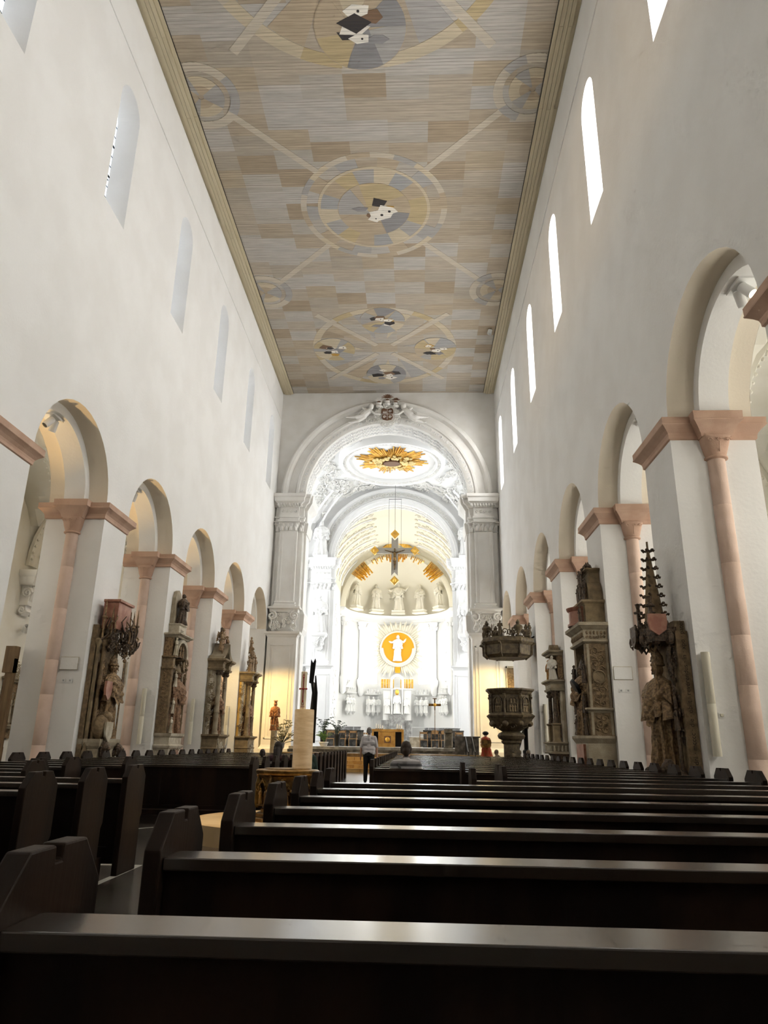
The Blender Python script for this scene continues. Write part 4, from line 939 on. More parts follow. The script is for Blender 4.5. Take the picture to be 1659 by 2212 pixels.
for k in range(8):
    a = -PI/2+2*PI*k/8; ca, sa = math.cos(a), math.sin(a)
    gn = G()
    for e in (-1, 1):
        mini_fig(gn, e*.06, .365, .20, .20, k*3+e)
    obj('niche_figures', gn, GILT_ST, f, True, Matrix.Rotation(a-PI/2, 4, 'Z'))
    ga = G(); ga.tube([(-.125,.36,.36),(-.09,.375,.43),(0,.38,.50),(.09,.375,.43),(.125,.36,.36)], .011, 5)
    for j in range(9): t = -1+j/4; ga.sph((.115*t, .385, .505-.13*abs(t)), .014, 5, 4)
    ga.box(-.13,.13,.34,.38,.185,.2)
    obj('tracery', ga, BRONZEL, f, True, Matrix.Rotation(a-PI/2, 4, 'Z'))
    gb = G(); gb.box(-.02,.02,.365,.415,.16,.46); gb.loft([[(-.02,.365,.46),(.02,.365,.46),(.02,.415,.46),(-.02,.415,.46)],[(-.003,.38,.56),(.003,.38,.56),(.003,.386,.56),(-.003,.386,.56)]]); gb.sph((0,.39,.55), .02, 6, 4)
    obj('buttress', gb, BRONZE if k % 2 else BRONZEL, f, False, Matrix.Rotation(a-PI/2+PI/8, 4, 'Z'))
tag(obj('stone_column', G().lathe([(.145,0),(.145,1.675),(.138,1.685)], (0,0,0), 32), TRAV, None, True, Matrix.Translation((-1.66, 11.05, .24)) @ Matrix.Diagonal((1,1,.853,1))), 'round travertine column bearing the tall Easter candle', 'column')
pc = thing('paschal_candle', 'tall cream Easter candle with red cross on travertine column', 'candle', (-1.69, 11.05, 1.677))
obj('wax', G().lathe([(.046,0),(.046,.555),(.03,.56),(.008,.56)], (0,0,0), 20), WAX, pc, True); obj('wick', G().tube([(0,0,.56),(.002,0,.58)], .003, 4), BLACKM, pc)
gc = G(); gc.box(-.006,.006,-.052,-.046,.12,.47); gc.box(-.046,.046,-.052,-.044,.295,.308); gc.sph((0,-.05,.30), (.018,.012,.018), 8, 5)
for x, z in ((-.05,.30),(.05,.30),(0,.47),(0,.12)): gc.sph((x,-.046,z), (.014,.012,.014), 6, 4)
obj('wax_cross', gc, REDWAX, pc, True)
def text(parent, s, size, M, m, name='lettering', align='CENTER', ext=.001):
    cu = bpy.data.curves.new('txt', 'FONT'); cu.body = s; cu.size = size; cu.align_x = align; cu.extrude = ext; cu.resolution_u = 3
    o = bpy.data.objects.new('txt', cu); C.objects.link(o)
    me = bpy.data.meshes.new_from_object(o.evaluated_get(bpy.context.evaluated_depsgraph_get())); bpy.data.objects.remove(o)
    me.materials.clear(); me.materials.append(m); q = link(name, me, parent, M); return q
RX = Matrix.Rotation(PI/2, 4, 'X')
text(pc, 'A', .06, Matrix.Translation((0,-.047,.485)) @ RX, REDWAX); text(pc, '\u03a9', .06, Matrix.Translation((0,-.047,.062)) @ RX, REDWAX); text(pc, '2025', .032, Matrix.Translation((0,-.047,.028)) @ RX, REDWAX)
st = thing('candle_stand', 'dark folded metal stand rising behind the Easter candle', 'stand', (-1.62, 11.42, 0))
obj('foot', G().lathe([(.2,.24),(.2,.26),(.03,.27)], (0,0,0), 20), BLACKM, st)
obj('spine', G().tube([(0.0,0,.26),(.02,0,1.3),(.035,0,1.9),(-.02,0,2.2)], [.03,.022,.02,.015], 6), BLACKM, st)
bl = lambda pts, d=.012: G().prism(pts, lambda a, b, t: (a, t, b), -d, d)
obj('blade', bl([(-.045,2.1),(-.03,2.47),(.005,2.41),(.035,2.48),(.05,2.44),(.02,2.08)]), BLACKM, st); obj('blade', bl([(.03,1.2),(.085,1.2),(.095,1.95),(.06,2.22),(.045,2.2),(.05,1.95)]), BLACKM, st)
obj('blade', bl([(-.02,1.55),(.06,1.55),(.05,2.1),(.02,2.12)]), DARKM, st); obj('blade', bl([(-.17,1.6),(-.11,1.6),(-.10,1.98),(-.13,1.98)]), BLACKM, st)
# ------------------------------------------------------------------ altar steps and furniture
sp = sempty('floor_altar_steps')
for i in range(5): obj('step', G().box(-6.6+.0*i, 3.15, 33.8+.32*i, 37.9, .16*i, .16*(i+1)-.006), HONEY if i < 4 else mat('brown marble step', (.16,.115,.06), .25, col2=(.27,.19,.09), scale=4), sp)
g = G()
for i in range(4):                                                  # course joints on the risers
    for k in range(15): x = -6.3+.64*k+.3*(i % 2); g.box(x, x+.012, 33.8+.32*i-.003, 33.8+.32*i, .16*i+.01, .16*(i+1)-.014)
obj('step_joints', g, INK, sp, kind='stuff')
for i in range(2): obj('step', G().box(-6.4, 2.9, 37.4+.33*i, 56, .80+.135*i, .80+.135*(i+1)-.004), DARKM if i < 1 else GREYM, sp)
obj('upper_floor', G().box(CX0-5.4, CX0+5.4, 56, 73, 0, 1.5), GREYM, sp)
al = thing('altar', 'golden marble block altar with dark side recesses and small square emblem', 'altar', (-1.6, 44.2, 1.07))
obj('body', G().box(-.55,.45,-.45,.45,0,.86), GOLDM, al); obj('top_slab', G().mould(-.95,.95,-.5,.5,[(.86,.0),(.88,.0),(1.0,.0)], True), GOLDM, al)
for e, nm in ((-1,1),(1,1)): obj('leg', G().box(*(sorted((e*.95, e*.82))), -.45, .45, 0, .86), GOLDM, al)
obj('recess_block', G().box(-.95,.95,-.1,.3,0.02,.85), BLACKM, al)
em = obj('emblem', G().box(-.2,.2,-.48,-.45,.22,.62), BROWNSH, al); obj('emblem_relief', G().sph((0,-.48,.42), (.14,.03,.14), 10, 6), GOLD, em, True)
for x, n, w in ((-.7, 4, 'left'), (.55, 3, 'right')):
    for j in range(n):
        c = thing('altar_candle', 'white altar candle on the %s end of the altar, number %s from the left' % (w, ORD[j]), 'candle', (-1.6+x+.125*j, 44.2, 2.07), 0, 'candles on the altar')
        obj('wax', G().lathe([(.03,.05),(.03,.30-.03*j),(.01,.31-.03*j)], (0,0,0), 10), WHITEP, c, True); obj('holder', G().lathe([(.05,0),(.05,.02),(.02,.04),(.035,.05)], (0,0,0), 10), BRONZEL, c, True)
# marble benches with oak chairs
def chair(x, y, label, arch=False):
    t = thing('choir_chair', label, 'chair', (x, y, 1.07), 0, 'oak choir chairs')
    obj('seat', G().box(-.27,.27,-.25,.25,.42,.47), OAK, t)
    for a in (-.25,.21):
        for b in (-.24,.2): obj('leg', G().box(a,a+.04,b,b+.04,0,.42 if b < 0 else .95), OAK, t)
    obj('seat_panel', G().box(-.24,.24,-.235,-.22,.05,.42), DARKM, t)
    g = G().box(-.25,.25,.2,.235,.8,.92)
    if arch: g.prism([(-.25,.92)]+[(-.25*math.cos(PI*k/8), .92+.12*math.sin(PI*k/8)) for k in range(9)], lambda a,b,d: (a,d,b), .2, .235)
    obj('backrest', g, OAK, t)
    for a in (-.27,.23): obj('armrest', G().box(a,a+.04,-.2,.22,.62,.66), OAK, t)
for i, x in enumerate((-5.25, -4.55, -3.85)): chair(x, 46.2, 'light oak chair before the left marble bench, %s from left' % ORD[i])
for i, x in enumerate((.55, 1.25, 1.85, 2.75)): chair(x, 46.2, 'light oak chair before the right marble bench, %s from left' % ORD[i], i in (1,2))
def bench(nm, lab, x0, x1, y, z1, m):
    t = thing(nm, lab, 'bench', ((x0+x1)/2, y, 1.07)); L = (x1-x0)/2
    obj('back_slab', G().mould(-L,L,.1,.28,[(0,.03),(.1,.03),(.12,0),(z1-.1,.0),(z1-.08,.03),(z1,.03)], True), m, t); obj('seat_slab', G().box(-L,L,-.35,.1,.38,.45), m, t)
    for x in (-L+.1, 0, L-.2): obj('support', G().box(x,x+.1,-.3,.1,0,.38), m, t)
bench('marble_bench', 'long dark grey marble bench at left of the altar', -5.8, -3.3, 47.4, 1.0, DARKM); bench('marble_bench', 'long dark grey marble bench at right of the altar', .55, 3.1, 47.4, 1.05, DARKM)
bench('marble_bench', 'low light grey marble bench far behind the left chairs', -5.6, -3.9, 53.0, 1.35, GREYM); bench('marble_bench', 'low light grey marble bench far behind the right chairs', .7, 3.2, 53.0, 1.35, GREYM)
for i, (x, lab) in enumerate(((-3.4,'small oak sedilia chair behind the left bench'),(1.3,'small oak sedilia chair behind the right bench'))): chair(x, 52.2, lab)
am = thing('ambo', 'dark marble pillar lectern right of the altar', 'lectern', (1.8, 40.2, 1.07))
obj('pillar', G().box(-.16,.16,-.12,.12,0,.78), DARKM, am); obj('desk', G().mould(-.22,.22,-.18,.18,[(.76,-.03),(.80,.0),(.98,.0)], True), DARKM, am); obj('base', G().box(-.24,.24,-.2,.2,0,.05), DARKM, am)
for q in (-.2,.2): obj('side_post', G().box(q-.02,q+.02,-.1,.1,.05,.78), GREYM, am)
wb = thing('credence_block', 'pale marble credence block behind the altar', 'table', (.1, 49.0, 1.07)); obj('block', G().box(-.45,.45,-.3,.3,0,.62), STONE_W, wb); obj('top', G().box(-.5,.5,-.34,.34,.62,.68), STUCCOW, wb)
cr = thing('processional_cross', 'slender bronze processional cross on pole right of the altar', 'cross', (1.08, 40.0, 1.07))
obj('pole', G().tube([(0,0,.03),(0,0,2.05)], .017, 8), BRONZE, cr, True); obj('foot', G().lathe([(.16,0),(.16,.02),(.03,.05)], (0,0,0), 16), BRONZE, cr, True)
g = G().box(-.03,.03,-.02,.02,1.95,2.56); obj('upright', g, BRONZE, cr); obj('crossbar', G().box(-.33,.33,-.025,.025,2.16,2.28), BRONZEL, cr); obj('title_plate', G().box(-.11,.11,-.02,.02,2.53,2.58), SILVER, cr); obj('centre_boss', G().sph((0,-.03,2.22), (.09,.04,.09), 10, 6), GOLD, cr, True)
rb = thing('marble_parapet', 'dark grey marble parapet at the right end of the altar steps', 'parapet', (2.5, 36.4, .80)); obj('slab', G().box(-.55,.6,-.1,.1,0,.78), DARKM, rb); obj('coping', G().box(-.6,.66,-.14,.14,.78,.84), DARKM, rb)
for j, (x0, lab) in enumerate(((2.42,'left'),(2.72,'right'))):
    hr = thing('handrail', 'thin black handrail on the altar steps, %s of the pair' % lab, 'handrail', (x0, 34.0, 0), 0, 'handrails on the altar steps')
    obj('rail', G().tube([(0,-.2,.03),(0,-.2,.95),(0,.1,1.0),(0,1.6,1.62),(0,1.6,.55)], .022, 6), BLACKM, hr, True)
# long tube rail behind the benches
for e, x0, x1 in ((-1,-5.9,-3.4),(1,-.2,3.2)):
    hr = thing('choir_railing', 'thin white railing across the choir, %s half' % ('left' if e < 0 else 'right'), 'railing', (0, 51.2, 1.07)); obj('top_bar', G().tube([(x0,0,1.3),(x1,0,1.3)], .016, 5), WHITEP, hr)
    for k in range(4): x = x0+(x1-x0)*k/3; obj('baluster', G().tube([(x,0,0),(x,0,1.3)], .014, 5), WHITEP, hr)
# plants
def palm(nm, lab, x, y, z, h, pot, m, seed, n=14, spread=.5, potm=None, potr=.17, poth=.3):
    R = random.Random(seed); t = thing(nm, lab, 'plant', (x, y, z))
    obj('pot', G().lathe([(potr*.7,0),(potr,poth*.8),(potr*1.08,poth*.85),(potr*1.05,poth),(potr*.9,poth),(potr*.85,poth*.9)], (0,0,0), 18), potm or DARKM, t, True)
    for k in range(n):
        a = R.uniform(0,6.28); L = h*R.uniform(.6,1.0); s = spread*R.uniform(.5,1.1); pts = []
        for q in range(7): u = q/6; pts.append(Vector((math.cos(a)*s*u**1.5, math.sin(a)*s*u**1.5, poth*.8+L*(1.15*u-.45*u**2.6))))
        g = G().tube(pts, [.012,.01,.009,.008,.007,.005,.003], 4)
        for q in range(2, 7):
            for e in (-1, 1):
                p = pts[q]; d = Vector((-math.sin(a)*e, math.cos(a)*e, .1))+Vector((math.cos(a)*.5, math.sin(a)*.5, 0)); d.normalize(); w = .16*h*.55
                nz = Vector((0,0,.014)); g.q(p, p+d*w*.5+nz, p+d*w-Vector((0,0,w*.35)), p+d*w*.5-nz-Vector((0,0,.02)))
        obj('frond', g, m, t, True)
palm('potted_palm', 'tall dark palm in black planter left of the marble bench', -5.05, 40.9, 1.07, 1.5, 0, LEAFD, 4, 12, .55, DARKIRON, .18, .7)
palm('potted_palm', 'second dark palm, nearer the left marble bench', -4.3, 41.2, 1.07, 1.25, 0, LEAFD, 8, 11, .5, DARKIRON, .17, .65)
palm('potted_fern', 'bushy bright green plant in white bowl left of the altar', -4.85, 39.6, 1.07, .85, 0, LEAF, 6, 26, .42, POTW, .24, .22)
fl = thing('flower_arrangement', 'cream lily arrangement on tall stand left of the candle column', 'flowers', (-5.95, 33.3, 0)); R = random.Random(5)
obj('vase', G().lathe([(.14,0),(.14,.03),(.03,.06),(.025,.9),(.10,1.0),(.12,1.2),(.09,1.22)], (0,0,0), 16), GREYM, fl, True)
for k in range(48):
    a = R.uniform(0,6.28); s = R.uniform(.05,.5); z = 1.2+R.uniform(.1,1.1)*(1-s*.5); p = Vector((math.cos(a)*s, math.sin(a)*s, z)); obj('stem', G().tube([(0,0,1.15),p*Vector((.5,.5,.9)) if False else (p.x*.4,p.y*.4,(z+1.15)/2),p], .008, 4), LEAFD, fl)
    if k % 3:
        g = G()
        for j in range(6):
            b = 2*PI*j/6; d = Vector((math.cos(b),math.sin(b),.45)); w = Vector((-math.sin(b),math.cos(b),0))*.05; g.q(p, p+d*.09+w, p+d*.18, p+d*.09-w)
        obj('blossom', g, PETAL, fl, True)
    else:
        g = G(); d = Vector((math.cos(a),math.sin(a),.1)); w = Vector((-math.sin(a),math.cos(a),0))*.04; g.q(p-d*.1, p+w, p+d*.16, p-w); obj('leaf', g, LEAFD, fl, True)
# hanging crucifix
hc = thing('hanging_crucifix', 'large hanging crucifix with gold diamond ends before the choir', 'crucifix', (-1.57, 53.0, 12.75))
gu = lambda pts: G().prism(pts, lambda a, b, d: (a, -d, b), -.08, .08)
obj('upright', gu([(-.25,.72),(0,.98),(.25,.72),(.25,3.75),(0,3.5),(-.25,3.75)]), SILVER, hc); obj('crossbar', gu([(-1.4,2.46),(-.25,2.46),(-.25,2.9),(-1.4,2.9),(-1.18,2.68)]).add(gu([(.25,2.46),(1.4,2.46),(1.18,2.68),(1.4,2.9),(.25,2.9)])), SILVER, hc)
for x, z in ((0,4.0),(0,.33),(-1.55,2.68),(1.55,2.68)):
    d = obj('gold_diamond', G().prism([(x,z-.36),(x+.34,z),(x,z+.36),(x-.34,z)], lambda a,b,t: (a,-t,b), -.06, .12), GOLD, hc); obj('diamond_relief', G().sph((x,-.13,z), (.13,.05,.16), 8, 6), GOLDRAY, d, True)
caps = [((0,-.15,2.45),.11,(0,-.16,2.15),.09),((0,-.16,2.15),.09,(.01,-.16,2.0),.10),((0,-.19,2.76),.075,(.02,-.22,2.68),.06),((0,-.15,2.58),.06,(0,-.16,2.65),.05),
        ((.1,-.14,2.5),.055,(.42,-.12,2.6),.04),((.42,-.12,2.6),.04,(.76,-.11,2.72),.03),((-.1,-.14,2.5),.055,(-.42,-.12,2.6),.04),((-.42,-.12,2.6),.04,(-.76,-.11,2.72),.03),
        ((.05,-.17,1.98),.075,(.06,-.24,1.6),.055),((.06,-.24,1.6),.05,(.0,-.15,1.22),.035),((-.05,-.17,1.98),.075,(-.03,-.24,1.62),.055),((-.03,-.24,1.62),.05,(.0,-.15,1.25),.035),((0,-.14,1.24),.035,(0,-.2,1.15),.035)]
blob('corpus', caps, BRONZE, hc, .02, 3); obj('loincloth', G().lathe([(.12,1.86),(.14,1.95),(.13,2.08)], (0,-.16,0), 12), GILT_ST, hc, True)
for x in (-.95, .95): obj('cable', G().tube([(x*.5,0,2.9),(x*.5,0,6.9)], .010, 4), DARKIRON, hc)
obj('centre_cable', G().tube([(0,0,4.35),(0,0,8.35)], .012, 4), DARKIRON, hc); obj('spreader_bar', G().tube([(-.5,0,6.9),(.5,0,6.9)], .02, 5), DARKIRON, hc); obj('ceiling_hook', G().box(-.22,.22,-.04,.04,8.3,8.36), DARKIRON, hc)
# ------------------------------------------------------------------ apse fittings
dc = thing('gold_disc', 'large round golden disc with white figure on the apse wall', 'relief', (CX0, 72.7, 10.45))
obj('rim', G().loft([[((1.72+o)*math.cos(2*PI*k/48), -y, (1.72+o)*math.sin(2*PI*k/48)) for o, y in ((-.08,.0),(-.08,.22),(.04,.26),(.1,.2),(.1,0))] for k in range(49)], cap=False), CREAMP, dc, True)
obj('dish', G().loft([[(r*math.cos(2*PI*k/48), y, r*math.sin(2*PI*k/48)) for k in range(48)] for r, y in ((1.7,-.12),(1.35,-.06),(1.3,.02),(.9,.15),(.05,.2))]), GOLDDISC, dc, True)
fg = figure(dc, 2.6, T(0,-.3,-1.25,PI), STUCCOW, 77, 'wide', .95, name='figure', one=True)
obj('gold_tail', G().box(-.26,.26,-.16,-.02,-2.4,-1.05), GOLDDISC, dc)
g = G()
for k in range(40): a = PI+PI*(k+.5)/40; g.sph((1.55*math.cos(a), -.22, 1.55*math.sin(a)), (.13,.1,.13), 6, 5)
obj('garland', g, CREAMP, dc, True, kind='stuff')
for k in range(64):
    a = 2*PI*k/64
    if abs(a-PI*1.5) < .16: continue
    r1 = min(2.5/max(abs(math.cos(a)),.01), 2.75/max(abs(math.sin(a)),.01)); r1 = min(r1, 3.3)*(1 if k % 2 else .88); ca, sa = math.cos(a), math.sin(a)
    obj('ray', G().tube([(1.8*ca,.12,1.8*sa),((1.8+r1)/2*ca,.02,(1.8+r1)/2*sa),(r1*ca,.08,r1*sa)], [.09,.16,.05], 6), CREAMP, dc, True)
rt = thing('retable', 'white stone retable with gilded winged shrine and niche figures', 'retable', (CX0, 71.2, 1.5))
obj('plinth', G().box(-.75,.75,-.3,.4,0,2.5), GREYM, rt); obj('plinth_wing', G().box(-1.5,-.75,-.1,.4,0,1.95), GREYM, rt); obj('plinth_wing', G().box(.75,1.5,-.1,.4,0,1.95), GREYM, rt)
obj('back_wall', G().box(-1.35,1.35,.05,.4,1.95,4.95), APSEWALL, rt); obj('ledge', G().mould(-1.4,1.4,-.1,.4,[(4.8,.0),(4.9,.05),(5.0,.06)], True), STUCCOW, rt)
for x, hh, sd in ((-.95,1.6,61),(0,2.0,62),(.95,1.6,63)): figure(rt, hh, T(x,-.15,2.55,PI), STUCCOW, sd, 'hold', 1.0, name='niche_statue', one=True)
for x in (-.5,.5): obj('colonette', G().lathe([(.12,2.5),(.08,2.6),(.08,4.7),(.13,4.85)], (x,-.1,0), 10), STUCCOW, rt, True)
g = G(); arch_sweep(g, 0, 5.6, [(.42,.0),(.42,.3),(.68,.3),(.68,.0)], 0.0, 16); g.box(-.68,-.42,-.3,0,4.95,5.6); g.box(.42,.68,-.3,0,4.95,5.6); obj('niche_arch', g, STUCCOW, rt, True)
for q in (-1, 1):
    for k in range(5): x = q*(.42+.26*k); obj('gilded_panel', G().loft([[(x-.1,-.2,4.95),(x+.1,-.2,4.95),(x+.1,-.1,4.95),(x-.1,-.1,4.95)],[(x-.11,-.26-.03*(k%2),5.4),(x+.11,-.26,5.4),(x+.1,-.1,5.4),(x-.1,-.1,5.4)],[(x-.1,-.2,5.8),(x+.1,-.2,5.8),(x+.1,-.1,5.8),(x-.1,-.1,5.8)]]), GOLD, rt)
obj('gilded_bust', G().sph((0,-.3,4.55), (.2,.15,.28), 10, 7), GOLD, rt, True)
for i, th in enumerate((-1.12, -.5, .5, 1.12)):
    x, y = CX0+(RA-.45)*math.sin(th), YA+(RA-.45)*math.cos(th)
    t = thing('apostle_relief', 'white relief group of three apostles on the apse wall, %s' % ['far left','left of the retable','right of the retable','far right'][i], 'relief', (x, y, 4.1), PI-th, 'apostle reliefs on the apse wall')
    for j in (-1, 0, 1): figure(t, 1.5, T(j*.52,.12,.1), APSEWALL, 80+i*3+j, 'hold', 1.0, name='apostle', one=True); obj('console', G().lathe([(.05,-.2),(.18,0),(.24,.1)], (j*.52,.12,0), 10), APSEWALL, t, True)
    g = G(); g.mould(-.85,.85,-.2,.2,[(1.75,.0),(1.82,.06),(1.9,.1)], True)
    for k in range(9): g.box(-.8+.18*k,-.7+.18*k,-.1,.25,1.9,2.1+.2*(k % 2))
    obj('canopy', g, APSEWALL, t)
# ------------------------------------------------------------------ fixtures on piers and in arches
for i, (side, y, d, n) in enumerate(((1,13.55,.12,'nearest right pier'),(1,24.49,.25,'third right pier'),(1,29.96,.2,'right pier behind the pulpit'),(-1,24.07,.34,'second left pier'),(-1,29.49,.38,'third left pier'),(-1,34.91,.38,'fourth left pier'))):
    x = (XR+d) if side > 0 else (XL-d); t = thing('loudspeaker', 'slim cream tube loudspeaker on the %s' % n, 'loudspeaker', (x, y-.79, 1.09))
    obj('tube', G().lathe([(.01,0),(.072,.0),(.072,.84),(.07,.845),(.072,.85),(.072,1.71),(.01,1.71)], (0,-.09,0), 18), CREAMT, t, True); obj('bracket', G().box(-.03,.03,-.05,0,.1,1.6), CREAMT, t)
for i, (side, y, d, z, n) in enumerate(((1,19.02,.26,2.97,'second right pier'),(-1,18.65,.36,3.02,'first left pier'))):
    x = (XR+d) if side > 0 else (XL-d)
    t = thing('wall_panel', 'flush white access panel on the %s' % n, 'panel', (x, y-.785, z)); obj('door', G().box(-.22,.22,-.022,-.006,-.15,.15), PLASTER, t); obj('frame', G().box(-.235,.235,-.006,0,-.165,.165), STONE_W, t)
    for j in (0, 1):
        t = thing('wall_socket', 'small square socket below the access panel on %s, %s of two' % (n, 'left' if j == 0 else 'right'), 'socket', (x-.08+.17*j, y-.785, z-.42), 0, 'wall sockets'); obj('plate', G().box(-.045,.045,-.012,0,-.045,.045), WHITEP, t); obj('insert', G().box(-.02,.02,-.016,-.012,-.02,.02), GREYM, t)
t = thing('wall_socket', 'small socket beside the loudspeaker on the nearest right pier', 'socket', (5.2, 13.55-.785, 1.75)); obj('plate', G().box(-.045,.045,-.012,0,-.045,.045), WHITEP, t); obj('insert', G().box(-.02,.03,-.03,-.012,-.02,.03), CREAMT, t)
def spots(side, y, n, lit):
    x = (XR+.8) if side > 0 else (XL-.8); z = 7.25+1.70
    t = thing('arch_spotlight', 'pair of white ceiling spotlights under the %s arch' % n, 'spotlight', (x, y, z), 0, 'arch spotlights')
    obj('mount_plate', G().box(-.16,.16,-.26,.26,-.06,.02), WHITEP, t)
    for j, (dy, tilt) in enumerate(((-.12,-.5),(.12,.35))):
        M = Matrix.Translation((0,dy,-.2)) @ Matrix.Rotation(tilt,4,'X') @ Matrix.Rotation(-.4*side,4,'Y')
        b = obj('lamp_housing', G().lathe([(.05,.14),(.085,.12),(.09,-.12),(.085,-.16),(.075,-.165),(.075,-.13)], (0,0,0), 18), WHITEP, t, True, M)
        obj('lens', G().lathe([(.074,-.135),(.074,-.14),(.01,-.142)], (0,0,0), 18), glow('lit lamp', (1,.86,.5), 12.0) if (lit and j == 0) else BLACKM, b)
        obj('stem', G().tube([(0,dy,-.06),(0,dy,-.16)], .015, 6), WHITEP, t)
spots(-1, archL[-5][0], 'first visible left', False); spots(-1, archL[-4][0], 'second left', False)
spots(1, (PR[2]+PR[3])/2, 'nearest right', True); spots(1, (PR[3]+PR[4])/2, 'second right', False)
# warm lamps of the place: over the font, at the Madonna, at the pulpit and at the altar
def lamp(lab, loc, aim, col, power, size=.1, angle=50):
    t = thing('spot_lamp', lab, 'lamp', loc, 0, 'small warm spot lamps'); q = (Vector(aim)-Vector(loc)).to_track_quat('-Z','Y').to_matrix().to_4x4()
    obj('lamp_housing', G().lathe([(.05,.26),(.11,.24),(.12,.02),(.115,.0),(.105,.0),(.105,.2)], (0,0,0), 16), WHITEP, t, True, q)
    L = bpy.data.lights.new('lamp_light', 'SPOT'); L.energy = power; L.color = col; L.spot_size = math.radians(angle); L.spot_blend = .6; L.shadow_soft_size = size
    o = bpy.data.objects.new('lamp_light', L); C.objects.link(o); o.parent = t; o.matrix_local = q @ Matrix.Translation((0,0,-.02)); return o
lamp('small ceiling lamp aimed at the font', (-1.7, 9.5, 21.95), (-1.7, 10.1, 0), (1, .72, .36), 9000, .08, 9)
lamp('small ceiling lamp aimed at the altar steps', (3.9, 33.0, 21.95), (-1.7, 35.5, .5), (1, .75, .42), 11000, .08, 26)
lamp('small lamp on the fourth left pier aimed at the Madonna', (-9.1, 35.98, 5.0), (-7.2, 39.7, 2.0), (1, .64, .20), 900, .1, 80)
lamp('small lamp on the third left pier aimed at the fourth monument', (-9.0, 30.55, 5.6), (-7.9, 34.6, 2.6), (1, .70, .28), 420, .1, 50)
lamp('small lamp on the right pier beyond the pulpit', (5.7, 36.5, 5.0), (3.8, 39.8, 2.8), (1, .70, .28), 700, .1, 80)
for i_, (py, yy) in enumerate(((18.65,15.94),(24.07,21.36),(29.49,26.78),(34.91,32.2))): lamp('small lamp on the left aisle wall lighting the %s arch' % ORD[i_], (-13.4, py, 4.9), (-9.7, yy+.3, 8.3), (1, .64, .26), 1000, .1, 38)
# ------------------------------------------------------------------ monuments on the piers (local: x along the wall, y out, z up)
def mon(nm, label, side, Y): return thing(nm, label, 'monument', ((XR if side > 0 else XL), Y, 0), PI/2 if side > 0 else -PI/2)
def arabesque(g, p0, u, v, nn, w, h, n, seed, r=None):
    R = random.Random(seed); u, v, nn = Vector(u), Vector(v), Vector(nn)
    for k in range(n):
        z = h*(k+.5)/n; sgn = 1 if k % 2 else -1; rr = r or w*.26
        c = Vector(p0)+v*z+u*(sgn*w*.14)
        g.spiral(c+nn*.008, u, v, rr, rr*.16, 1.4, sgn, 10, R.uniform(0,6.28)); q = Vector(p0)+v*z-u*(sgn*w*.22); d = (u*(-sgn)+v*R.uniform(.3,1)).normalized()
        g.tube([q-d*rr*.6, q+nn*.02, q+d*rr*.7], [.006, rr*.25, .005], 4)
def column(par, x, y, z0, z1, r, m, mc=None, name='column', plinth=True):
    H = z1-z0; g = G(); pr = [(r*1.35,0),(r*1.35,.05),(r*1.15,.07),(r*1.25,.11),(r,.16),(r*1.0,H*.33),(r*1.1,H*.335),(r*1.1,H*.35),(r*.98,H*.355),(r*.88,H-.2),(r*1.0,H-.18)]
    g.lathe(pr, (x,y,z0), 14); o = obj(name, g, m, par, True)
    gc = G(); gc.lathe([(r*.9,H-.19),(r*1.05,H-.14),(r*1.5,H-.04),(r*1.6,H-.03),(r*1.6,H)], (x,y,z0), 12)
    for k in range(8):
        a = 2*PI*k/8; ca, sa = math.cos(a), math.sin(a); gc.tube([(x+r*ca,y+r*sa,z0+H-.18),(x+r*1.35*ca,y+r*1.35*sa,z0+H-.1),(x+r*1.6*ca,y+r*1.6*sa,z0+H-.1)], [.03,.04,.012], 4)
    obj('column_capital', gc, mc or m, o, True); return o
COR = lambda z0, h, o: [(z0,.0),(z0+.15*h,.12*o),(z0+.35*h,.25*o),(z0+.5*h,.7*o),(z0+.62*h,.8*o),(z0+.65*h,1.0*o),(z0+h,1.0*o)]

# ---- right 1: bishop under a crocketed spire
m1 = mon('bishop_monument', 'tall dark bishop monument with crocketed Gothic spire on nearest right pier', 1, 13.62)
obj('slab', G().box(-.60,.58,.01,.22,0,3.22), ORNTAN, m1); obj('slab_cap', G().box(-.5,.5,.01,.2,3.22,3.42), STONE_T, m1)
obj('base', G().mould(-.52,.5,.2,.62,[(0,.04),(.5,.04),(.55,.0),(.62,.0),(.7,.06),(.76,.06)]), STONE_D, m1)
figure(m1, 1.98, T(-.02,.40,.76,.35), STONE_B, 3, 'hold', 1.0, 'mitre', 'crozier', STONE_B, folds=11)
for e in (-1, 1): obj('colonette', G().lathe([(.05,.76),(.035,.82),(.035,2.85),(.06,2.95)], (e*.46,.3,0), 8), STONE_D, m1, True)
[mf(m1, 'side_figure', STONE_D, *a) for a in ((-.46,.32,2.55,.42,5),(.46,.32,2.55,.42,6),(-.5,.33,1.5,.4,8))]
g = G(); g.prism([(-.55,.18),(-.5,.56),(-.25,.72),(.15,.74),(.48,.58),(.55,.18)], lambda a,b,d: (a,b,d), 3.05, 3.3)
for k in range(7):
    a = PI*(k+.5)/7; x, y = -.52*math.cos(a), .18+.54*math.sin(a); g.sph((x,y,3.12), (.10,.10,.14), 7, 5); g.tube([(x,y,3.3),(x*1.02,y+.02,3.42)], [.05,.02], 5); g.tube([(x,y,3.05),(x*.9,y*.9,2.92),(x*.75,y*.8,3.02)], .025, 4)
scrolls(g, lambda R: ((R.uniform(-.5,.5), .54+R.uniform(-.2,.2), R.uniform(3.0,3.4)), (1,0,0), (0,0,1), (0,1,0)), 26, .06, .12, 4)
obj('canopy', g, STONE_D, m1, True)
shp = [(0,-.22),(.14,-.12),(.17,.02),(.16,.17),(-.16,.17),(-.17,.02),(-.14,-.12)]
